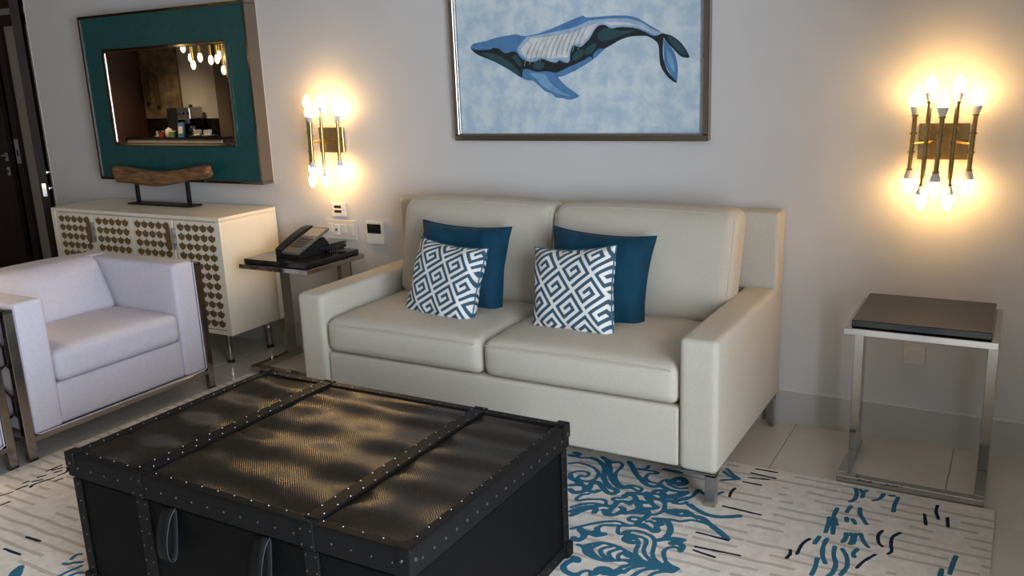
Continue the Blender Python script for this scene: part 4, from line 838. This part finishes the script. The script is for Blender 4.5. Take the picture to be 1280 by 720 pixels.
# driftwood sculpture
dw = thing('driftwood_sculpture', 'curved driftwood piece on two black rods standing on the sideboard', 'sculpture', (-4.41, -0.15, KZ1))
dpts = [(-4.800,0.992,.046),(-4.790,0.992,.052),(-4.74,0.990,.052),(-4.65,0.984,.052),(-4.52,0.973,.049),(-4.40,0.974,.045),(-4.28,0.982,.040),(-4.18,0.996,.038),(-4.08,1.010,.038),(-4.01,1.022,.040),(-3.975,1.026,.036),(-3.965,1.030,.022)]
yl = -0.15
m = MB(); n = 14; rings = []
for i, (x, z, r) in enumerate(dpts):
    for k in range(n):
        a = 2*math.pi*k/n; rr = r*(1+0.09*math.sin(3*a+i*1.3)+0.05*math.sin(5*a-i)); rings.append((x + 0.012*math.sin(a*2+i), yl + rr*0.75*math.cos(a), z + rr*math.sin(a)))
fs = [(i*n+k, i*n+(k+1) % n, (i+1)*n+(k+1) % n, (i+1)*n+k) for i in range(len(dpts)-1) for k in range(n)] + [tuple(range(n)), tuple((len(dpts)-1)*n+k for k in range(n))]
m.add(rings, fs); m.smooth = True
o = obj('driftwood', m, 'wood', dw); ss = o.modifiers.new('smooth', 'SUBSURF'); ss.levels = 2; ss.render_levels = 2
for x, z in ((-4.625, 0.950), (-4.175, 0.970)): obj('rod', MB().box(x-0.011, x+0.011, yl-0.008, yl+0.008, KZ1+0.008, z), 'blackmetal', dw)
obj('base_plate', MB().bbox(-4.672, -4.125, yl-0.048, yl+0.048, KZ1+0.0005, KZ1+0.010, 0.002, 1), 'blackmetal', dw)

# ================================================================== TEAL MIRROR
mr = thing('wall_mirror', 'wide teal framed mirror with bronze trim above the sideboard', 'mirror', (-4.34, -0.04, 0.95))
X0, X1, Z0, Z1 = -5.042, -3.636, 0.950, 1.926
obj('frame_body', MB().box(X0, X1, -0.075, -0.001, Z0, Z1), 'wall', mr)
def rect_frame(x0, x1, z0, z1, wd, y0, y1, r=0.002):
    return MB().bbox(x0, x1, y0, y1, z0, z0+wd, r, 1).bbox(x0, x1, y0, y1, z1-wd, z1, r, 1).bbox(x0, x0+wd, y0, y1, z0+wd, z1-wd, r, 1).bbox(x1-wd, x1, y0, y1, z0+wd, z1-wd, r, 1)
obj('outer_trim', rect_frame(X0-0.002, X1+0.002, Z0-0.002, Z1+0.002, 0.016, -0.090, -0.004), 'bronze', mr)
obj('teal_panel', MB().box(X0+0.014, X1-0.014, -0.083, -0.075, Z0+0.014, Z1-0.014), 'teal', mr)
ix0, ix1, iz0, iz1 = -4.852, -3.800, 1.158, 1.730
obj('inner_trim', rect_frame(ix0, ix1, iz0, iz1, 0.020, -0.096, -0.083, 0.004), 'bronze', mr)
obj('mirror_glass', MB().box(ix0+0.018, ix1-0.018, -0.0875, -0.083, iz0+0.018, iz1-0.018), 'mirror', mr)

# ================================================================== WHALE PAINTING
pa = thing('whale_painting', 'framed painting of a blue and white whale above the sofa', 'painting', (-1.752, -0.015, 1.19))
px0, px1, pz0, pz1 = -2.376, -1.130, 1.190, 2.10
obj('frame', rect_frame(px0, px1, pz0, pz1, 0.026, -0.042, -0.002, 0.003), 'bronze', pa)
obj('inner_fillet', rect_frame(px0+0.025, px1-0.025, pz0+0.025, pz1-0.025, 0.007, -0.034, -0.010, 0.001), 'chrome', pa)
cv = obj('canvas', MB().box(px0+0.028, px1-0.028, -0.018, -0.004, pz0+0.028, pz1-0.028), 'canvas', pa)
order = [('body', 'w_blue'), ('pale', 'w_pale'), ('white', 'w_white'), ('dark', 'w_dark'), ('jaw', 'w_teal'), ('spot_a', 'w_teal'), ('spot_b', 'w_teal'), ('spot_c', 'w_teal'), ('spot_d', 'w_teal'), ('spot_e', 'w_teal'), ('fin', 'w_blue'), ('fin_light', 'w_light'), ('fluke', 'w_blue'), ('fluke_light', 'w_light'), ('fluke_dark', 'w_dark'), ('fluke_teal', 'w_teal')]
nm = dict(body='whale_body', pale='whale_side', white='whale_back', dark='whale_belly', jaw='whale_jaw', fin='whale_fin', fin_light='whale_fin_light', fluke='whale_fluke', fluke_light='whale_fluke_light', fluke_dark='whale_fluke', fluke_teal='whale_fluke_light')
for i, (k, mm) in enumerate(order):
    y = -0.0182 - 0.00025*i
    P = [(q.x, q.y) for q in smooth_line([(a, b_) for a, b_ in WHALE[k]] + [WHALE[k][0]], 3)[:-1]]
    obj(nm.get(k, 'belly_patch'), MB().prism(P, y-0.0002, -0.0178), mm, cv)
ln = MB()
for i in range(11):
    t = i/10; xa = -1.945 + 0.27*t; za = 1.628 + 0.058*t
    ln.tube([(xa-0.045, -0.0235, za-0.105), (xa-0.028, -0.0235, za-0.055), (xa, -0.0235, za-0.008)], 0.0012, 4)
obj('back_grooves', ln, 'w_line', cv)

# ================================================================== SCONCES
def sconce(cx, cz, label):
    g = 'brass bamboo wall sconces with ten bulbs'
    t = thing('wall_sconce', label, 'wall lamp', (cx, 0, cz), g)
    obj('back_plate', MB().bbox(cx-0.083, cx+0.083, -0.016, -0.0005, cz-0.067, cz+0.065, 0.002, 1), 'brass', t)
    for dx, dy, half in ((-0.097, -0.07, 0.101), (-0.046, -0.13, 0.150), (-0.001, -0.165, 0.100), (0.042, -0.13, 0.148), (0.098, -0.07, 0.101)):
        x, y = cx+dx, dy; tl = 0.004
        tb = obj('tube', MB().tube([(x-tl, y, cz-half), (x+tl, y, cz+half)], 0.0085, 12).sm(), 'brass', t)
        for q in (-half+0.004, -half*0.33, half*0.33, half-0.004):
            obj('collar_ring', MB().tube([(x+tl*q/half, y, cz+q-0.003), (x+tl*q/half, y, cz+q+0.003)], 0.0130, 12).sm(), 'brass', tb)
        xa = cx + max(-0.06, min(0.06, dx))*0.55
        obj('arm', MB().tube([(x, y, cz-0.005), (xa, -0.014, cz)], 0.004, 8).sm(), 'brass', tb)
        for sgn in (1, -1):
            zb = cz + sgn*half; xx = x + sgn*tl
            so_ = obj('socket', MB().lathe([(0.0095, zb), (0.0125, zb+sgn*0.006), (0.0175, zb+sgn*0.020), (0.018, zb+sgn*0.030)], xx, y, 14).sm(), 'porcelain', t)
            z0 = zb+sgn*0.0305
            obj('bulb', MB().lathe([(0.0165, z0), (0.0185, z0+sgn*0.010), (0.0188, z0+sgn*0.018), (0.0165, z0+sgn*0.031), (0.012, z0+sgn*0.043), (0.006, z0+sgn*0.053), (0.001, z0+sgn*0.058)], xx, y, 14).sm(), 'bulb', t)
    return t
sconce(-0.260, 1.190, 'brass sconce with ten lit bulbs above the empty side table')
sconce(-3.178, 1.190, 'brass sconce with ten lit bulbs above the telephone table')

# ================================================================== SIDE TABLES
def side_table(x0, y0, label, depth=0.440):
    wd = 0.475; y1 = y0 + depth; x1 = x0 + wd; zt = 0.590
    t = thing('side_table', label, 'side table', ((x0+x1)/2, (y0+y1)/2, 0), 'chrome side tables with black tops')
    obj('top_slab', MB().bbox(x0+0.022, x1-0.022, y0+0.018, y1-0.018, zt+0.0005, zt+0.026, 0.002, 1), 'blackgloss', t)
    b_ = 0.020; h = 0.024
    obj('top_frame', MB().bbox(x0, x1, y0, y0+b_, zt-h, zt, 0.0015, 1).bbox(x0, x1, y1-b_, y1, zt-h, zt, 0.0015, 1).bbox(x0, x0+b_, y0+b_, y1-b_, zt-h, zt, 0.0015, 1).bbox(x1-b_, x1, y0+b_, y1-b_, zt-h, zt, 0.0015, 1).box(x0+b_, x1-b_, y0+b_, y1-b_, zt-0.006, zt-0.001), 'chrome', t)
    b2 = 0.034; hb_ = 0.034
    obj('base_frame', MB().bbox(x0, x1, y0, y0+b2, 0.001, hb_, 0.0015, 1).bbox(x0, x0+b2, y0+b2, y0+0.36, 0.001, hb_, 0.0015, 1).bbox(x1-b2, x1, y0+b2, y0+0.36, 0.001, hb_, 0.0015, 1), 'chrome', t)
    for xa in (x0, x1-0.034):
        obj('leg', MB().bbox(xa, xa+0.034, y0+0.250, y0+0.322, hb_, zt-h, 0.0015, 1), 'chrome', t)
    return t
side_table(-0.492, -0.500, 'chrome side table with bare black top right of the sofa')
side_table(-3.486, -0.462, 'chrome side table carrying the telephone, between sideboard and sofa')

# ================================================================== TELEPHONE
ZT = 0.6165
ph = thing('telephone', 'black and grey desk telephone with keypad and coiled cord', 'telephone', (-3.22, -0.23, ZT))
def rotp(m, cx, cy, a):
    c, s_ = math.cos(a), math.sin(a); m.v = [(cx+(x-cx)*c-(y-cy)*s_, cy+(x-cx)*s_+(y-cy)*c, z) for x, y, z in m.v]; return m
PC = (-3.235, -0.245); PA = math.radians(-4)
def P_(m): return rotp(m, PC[0], PC[1], PA)
fy, ry = -0.350, -0.135
obj('base', P_(MB().prism_x([(fy, ZT+0.0005), (ry, ZT+0.0005), (ry, ZT+0.050), (ry-0.03, ZT+0.082), (fy, ZT+0.018)], -3.325, -3.155)), 'black', ph)
fz = lambda y: ZT + 0.026 + (y - fy)*0.40
def slab(x0, x1, ya, yb, off, th): return MB().prism_x([(ya, fz(ya)+off), (yb, fz(yb)+off), (yb, fz(yb)+off+th), (ya, fz(ya)+off+th)], x0, x1)
fc = obj('face_plate', P_(slab(-3.270, -3.152, fy-0.004, ry+0.01, -0.004, 0.012)), 'grey', ph)
for r in range(4):
    for c in range(3):
        x = -3.255 + 0.031*c; y = fy + 0.040 + 0.022*r
        obj('key', P_(slab(x, x+0.022, y, y+0.014, 0.0085, 0.004)), 'key', fc)
obj('display', P_(slab(-3.262, -3.160, ry-0.075, ry-0.010, 0.0082, 0.002)), 'lcd', fc)
hs = smooth_line([(-3.300, fy-0.002, fz(fy)+0.004), (-3.300, fy+0.05, fz(fy+0.05)+0.014), (-3.300, (fy+ry)/2, fz((fy+ry)/2)+0.018), (-3.300, ry-0.03, fz(ry-0.03)+0.014), (-3.300, ry+0.012, fz(ry)+0.006)], 5)
m = MB()
n = len(hs); vs = []; 
for i, p in enumerate(hs):
    t = i/(n-1); hh = 0.011 + 0.007*abs(2*t-1)**2
    for dx, dz in ((-0.024, -hh), (0.024, -hh), (0.024, hh*0.6), (-0.024, hh*0.6)): vs.append((p.x+dx, p.y, p.z+dz))
fs = [(i*4+k, i*4+(k+1) % 4, (i+1)*4+(k+1) % 4, (i+1)*4+k) for i in range(n-1) for k in range(4)] + [(0,1,2,3), tuple((n-1)*4+k for k in range(4))]
m.add(vs, fs); obj('handset', P_(m), 'black', ph)
coil = MB()
for (a, b_, tn) in (((-3.16, -0.20, ZT+0.020), (-3.105, -0.055, ZT+0.028), 15), ((-3.14, -0.17, ZT+0.014), (-3.085, -0.09, ZT+0.020), 9)):
    a, b_ = Vector(a), Vector(b_); d_ = (b_-a); e1 = d_.normalized().orthogonal(); e2 = d_.normalized().cross(e1); pts = []
    for k in range(tn*10+1):
        t = k/(tn*10); pts.append(a + d_*t + (e1*math.cos(2*math.pi*tn*t)+e2*math.sin(2*math.pi*tn*t))*0.011)
    coil.tube(pts, 0.0032, 5)
obj('coiled_cord', coil.sm(), 'black', ph)

# ================================================================== WALL PLATES
def plate(name, label, cat, x0, x1, z0, z1, mtl, th=0.010):
    t = thing(name, label, cat, ((x0+x1)/2, 0, (z0+z1)/2)); obj('cover_plate', MB().bbox(x0, x1, -th, -0.0005, z0, z1, 0.003, 2), mtl, t); return t
t = plate('switch_plate', 'wide ivory switch plate with four rockers above the telephone', 'switch', -3.272, -3.062, 0.655, 0.762, 'ivory')
for i in range(4):
    x = -3.258 + 0.048*i; obj('rocker', MB().bbox(x, x+0.034, -0.016, -0.009, 0.690 - (0.012 if i % 2 else 0), 0.738, 0.002, 1), 'ivory' if i != 1 else 'whiteplastic', t)
obj('indicator', MB().box(-3.204, -3.190, -0.0165, -0.0155, 0.700, 0.716), 'grey', t)
t = plate('charging_plate', 'small white charging socket plate above the switch plate', 'socket', -3.222, -3.122, 0.780, 0.858, 'whiteplastic', 0.014)
for z in (0.826, 0.801): obj('port', MB().box(-3.200, -3.152, -0.0150, -0.0138, z, z+0.015), 'black', t)
for x in (-3.212, -3.134): obj('screw', MB().tube([(x, -0.0135, 0.820), (x, -0.0152, 0.820)], 0.004, 8), 'steel', t)
t = plate('thermostat', 'white thermostat with dark display left of the sofa back', 'thermostat', -2.990, -2.872, 0.645, 0.766, 'whiteplastic', 0.020)
obj('display', MB().box(-2.978, -2.888, -0.0212, -0.0198, 0.702, 0.752), 'blackgloss', t)
t = plate('wall_socket', 'ivory wall socket with black plug behind the telephone table', 'socket', -3.10, -2.995, 0.40, 0.505, 'ivory')
obj('socket_insert', MB().bbox(-3.082, -3.012, -0.014, -0.009, 0.42, 0.488, 0.003, 1), 'ivory', t)
t2 = thing('power_plug', 'black plug in the socket behind the telephone table', 'plug', (-3.055, -0.03, 0.44))
obj('plug_body', MB().bbox(-3.085, -3.03, -0.055, -0.0145, 0.425, 0.465, 0.006, 2), 'black', t2)
obj('cable', MB().tube(smooth_line([(-3.078, -0.05, 0.45), (-3.105, -0.030, 0.47), (-3.118, -0.014, 0.53), (-3.120, -0.012, 0.612)], 5), 0.003, 6).sm(), 'black', t2)
t = plate('wall_socket', 'ivory wall socket seen through the right side table', 'socket', -0.345, -0.265, 0.325, 0.400, 'ivory', 0.008)
obj('socket_insert', MB().bbox(-0.330, -0.280, -0.011, -0.0075, 0.340, 0.385, 0.002, 1), 'ivory', t)

# ================================================================== KITCHENETTE (seen in the mirror)
YK = -3.71
tc_ = thing('tall_cabinet', 'tall dark walnut cabinet at the end of the kitchenette', 'cabinet', (-9.75, -3.4, 0))
obj('body', MB().bbox(-10.35, -9.19, YK+0.002, -3.13, 0.08, 2.45, 0.004, 1), 'kcab', tc_)
for x0, x1 in ((-10.34, -9.775), (-9.765, -9.20)):
    d_ = obj('door', MB().bbox(x0, x1, -3.128, -3.108, 0.10, 2.43, 0.003, 1), 'kcab', tc_); xh = x1-0.05 if x0 < -10 else x0+0.05
    obj('handle', MB().box(xh-0.006, xh+0.006, -3.107, -3.085, 1.0, 1.3), 'steel', d_)
obj('plinth', MB().box(-10.33, -9.21, YK+0.02, -3.18, 0, 0.08), 'doordark', tc_)
st = thing('stone_panel', 'rough brown stone panel behind the coffee counter', 'wall panel', (-8.86, -3.70, 1.13))
obj('slab', MB().bbox(-9.18, -8.535, YK+0.001, YK+0.03, 1.13, 2.6, 0.004, 1), 'stone', st)
ar = [(-0.11, -0.20), (-0.05, -0.20), (-0.05, 0.02), (-0.02, 0.08), (0.03, 0.08), (0.06, 0.02), (0.06, -0.24), (0.12, -0.24), (0.12, 0.05), (0.06, 0.15), (-0.05, 0.15), (-0.11, 0.05)]
obj('arch_relief', MB().prism([(-9.0+a, 1.52+b_) for a, b_ in ar], YK+0.029, YK+0.06), 'stonedark', st)
ct = thing('coffee_counter', 'black granite kitchenette counter over white drawers', 'counter', (-8.4, -3.53, 0))
obj('carcass', MB().box(-9.185, -7.57, YK+0.002, -3.392, 0.08, 0.914), 'kcab', ct)
obj('worktop', MB().bbox(-9.185, -7.56, YK+0.002, -3.36, 0.915, 0.935, 0.003, 1), 'granite', ct)
obj('backsplash', MB().box(-9.185, -7.80, YK+0.001, YK+0.02, 0.936, 1.125), 'granite', ct)
for i, x in enumerate((-9.17, -8.64, -8.11)):
    d_ = obj('drawer', MB().bbox(x, x+0.52, -3.390, -3.370, 0.62, 0.910, 0.003, 1), 'porcelain', ct)
    obj('knob', MB().tube([(x+0.26, -3.370, 0.76), (x+0.26, -3.345, 0.76)], 0.012, 10), 'steel', d_)
    obj('door', MB().bbox(x, x+0.52, -3.390, -3.370, 0.10, 0.610, 0.003, 1), 'kcab', ct)
obj('plinth', MB().box(-9.17, -7.59, YK+0.02, -3.44, 0, 0.08), 'doordark', ct)
pi = struct('wall_pier', MB().box(-7.79, -7.30, YK-0.01, -3.55, 0.937, ZC), mat('brown_pier', (0.20, 0.155, 0.10), 0.5, noise=0.3, nscale=4), 'brown wall pier beside the coffee counter', 'wall')
struct('wall_pier_foot', MB().box(-7.55, -7.30, YK-0.01, -3.55, 0, 0.936), 'wall', 'pale foot of the wall pier', 'wall')
em = thing('espresso_machine', 'black and steel espresso machine on the kitchenette counter', 'coffee machine', (-8.35, -3.58, 0.935))
obj('body', MB().bbox(-8.56, -8.39, -3.675, -3.48, 0.936, 1.255, 0.010, 2), 'black', em)
obj('head', MB().bbox(-8.389, -8.18, -3.675, -3.48, 1.125, 1.258, 0.010, 2), 'steel', em)
obj('drip_tray', MB().bbox(-8.389, -8.14, -3.66, -3.47, 0.936, 0.965, 0.005, 1), 'black', em)
obj('back_column', MB().box(-8.385, -8.15, -3.675, -3.62, 0.965, 1.125), 'black', em)
obj('portafilter', MB().lathe([(0.03, 1.08), (0.035, 1.125)], -8.29, -3.54, 14).tube([(-8.29, -3.52, 1.10), (-8.29, -3.44, 1.09)], 0.011, 8), 'steel', em)
for x in (-8.34, -8.265, -8.19): obj('dial', MB().tube([(x, -3.48, 1.195), (x, -3.467, 1.195)], 0.013, 12), 'black', em)
obj('lid_knob', MB().lathe([(0.02, 1.258), (0.022, 1.278), (0.004, 1.292)], -8.26, -3.58, 12), 'black', em)
obj('carafe', MB().lathe([(0.04, 0.966), (0.050, 0.995), (0.043, 1.035), (0.03, 1.05)], -8.23, -3.55, 16).sm(), 'chrome', em)
def cup(x, y, z, label):
    t = thing('coffee_cup', label, 'cup', (x, y, z), 'white cups on the kitchenette counter')
    obj('bowl', MB().lathe([(0.025, z+0.004), (0.040, z+0.026), (0.046, z+0.066), (0.042, z+0.066), (0.034, z+0.026), (0.01, z+0.012)], x, y, 18).sm(), 'porcelain', t)
    pts = [(x-0.044-0.022*math.sin(a), y, z+0.038+0.020*math.cos(a)) for a in [math.pi*k/8 for k in range(9)]]
    obj('handle', MB().tube(pts, 0.005, 6).sm(), 'porcelain', t)
    obj('saucer', MB().lathe([(0.03, z+0.0003), (0.066, z+0.009), (0.066, z+0.012), (0.03, z+0.005)], x, y, 20).sm(), 'porcelain', t)
ZK = 0.935
ty = thing('cup_tray', 'dark tray under two white cups beside the espresso machine', 'tray', (-7.97, -3.46, ZK))
obj('tray_plate', MB().bbox(-8.125, -7.815, -3.535, -3.385, ZK+0.0005, ZK+0.010, 0.003, 1), 'black', ty)
obj('tray_rim', MB().tube([(-8.125, -3.535, ZK+0.012), (-7.815, -3.535, ZK+0.012), (-7.815, -3.385, ZK+0.012), (-8.125, -3.385, ZK+0.012), (-8.125, -3.535, ZK+0.012)], 0.004, 6), 'steel', ty)
cup(-8.05, -3.46, ZK+0.010, 'white cup on the dark tray, next to the espresso machine')
cup(-7.89, -3.46, ZK+0.010, 'white cup on the dark tray, next to the brown pier')
cup(-8.70, -3.47, ZK, 'white cup in front of the stone panel')
t = thing('sugar_jar', 'white lidded jar among the tins on the counter', 'jar', (-8.50, -3.435, ZK))
obj('jar', MB().lathe([(0.036, ZK+0.0005), (0.042, ZK+0.02), (0.042, ZK+0.07), (0.036, ZK+0.08)], -8.50, -3.435, 18).sm(), 'porcelain', t); obj('lid', MB().lathe([(0.038, ZK+0.081), (0.032, ZK+0.094), (0.010, ZK+0.098), (0.010, ZK+0.110)], -8.50, -3.435, 18).sm(), 'porcelain', t)
for x, mm, lab in ((-8.41, 'green', 'green tea tin at the front of the counter'), (-8.59, 'red', 'red tea tin at the front of the counter')):
    t = thing('tea_tin', lab, 'tin', (x, -3.405, ZK)); obj('can', MB().lathe([(0.038, ZK+0.0005), (0.038, ZK+0.06)], x, -3.405, 18).sm(), mm, t); obj('lid', MB().lathe([(0.040, ZK+0.0605), (0.040, ZK+0.072)], x, -3.405, 18).sm(), 'steel' if mm == 'red' else 'porcelain', t)
t = thing('drink_carton', 'blue printed carton leaning by the espresso machine', 'carton', (-8.28, -3.42, ZK)); obj('box', MB().prism_x([(-3.435, ZK+0.0005), (-3.405, ZK+0.0005), (-3.420, ZK+0.16), (-3.440, ZK+0.16)], -8.32, -8.23), 'blue_art', t); obj('label_patch', MB().prism_x([(-3.4075, ZK+0.04), (-3.4065, ZK+0.04), (-3.4145, ZK+0.12), (-3.4155, ZK+0.12)], -8.31, -8.24), 'porcelain', t)

# chandelier of hanging gold tubes
cd = thing('chandelier', 'chandelier of hanging gold tubes with lit bulbs over the dining area', 'chandelier', (-6.03, -1.9, ZC), None)
obj('ceiling_plate', MB().lathe([(0.30, ZC-0.03), (0.32, ZC-0.0005)], -6.03, -1.9, 32), 'gold', cd)
tips = [(-6.281, -1.90, 1.705), (-6.213, -1.86, 1.645), (-6.10, -2.05, 1.72), (-6.075, -1.82, 1.70), (-6.02, -1.95, 1.685), (-5.973, -1.84, 1.675), (-5.875, -1.92, 1.69), (-5.835, -1.84, 1.59), (-5.775, -1.98, 1.69), (-5.72, -1.88, 1.65), (-6.15, -1.72, 1.78), (-5.92, -2.08, 1.76)]
tips = [(x+0.08, y, z) for x, y, z in tips]
for x, y, z in tips:
    tb = obj('hanging_tube', MB().tube([(x, y, ZC-0.03), (x, y, z+0.055)], 0.009, 10).sm(), 'gold', cd)
    obj('bulb', MB().lathe([(0.011, z+0.055), (0.017, z+0.042), (0.021, z+0.022), (0.018, z), (0.009, z-0.014), (0.002, z-0.018)], x, y, 14).sm(), 'bulb_dim', tb)
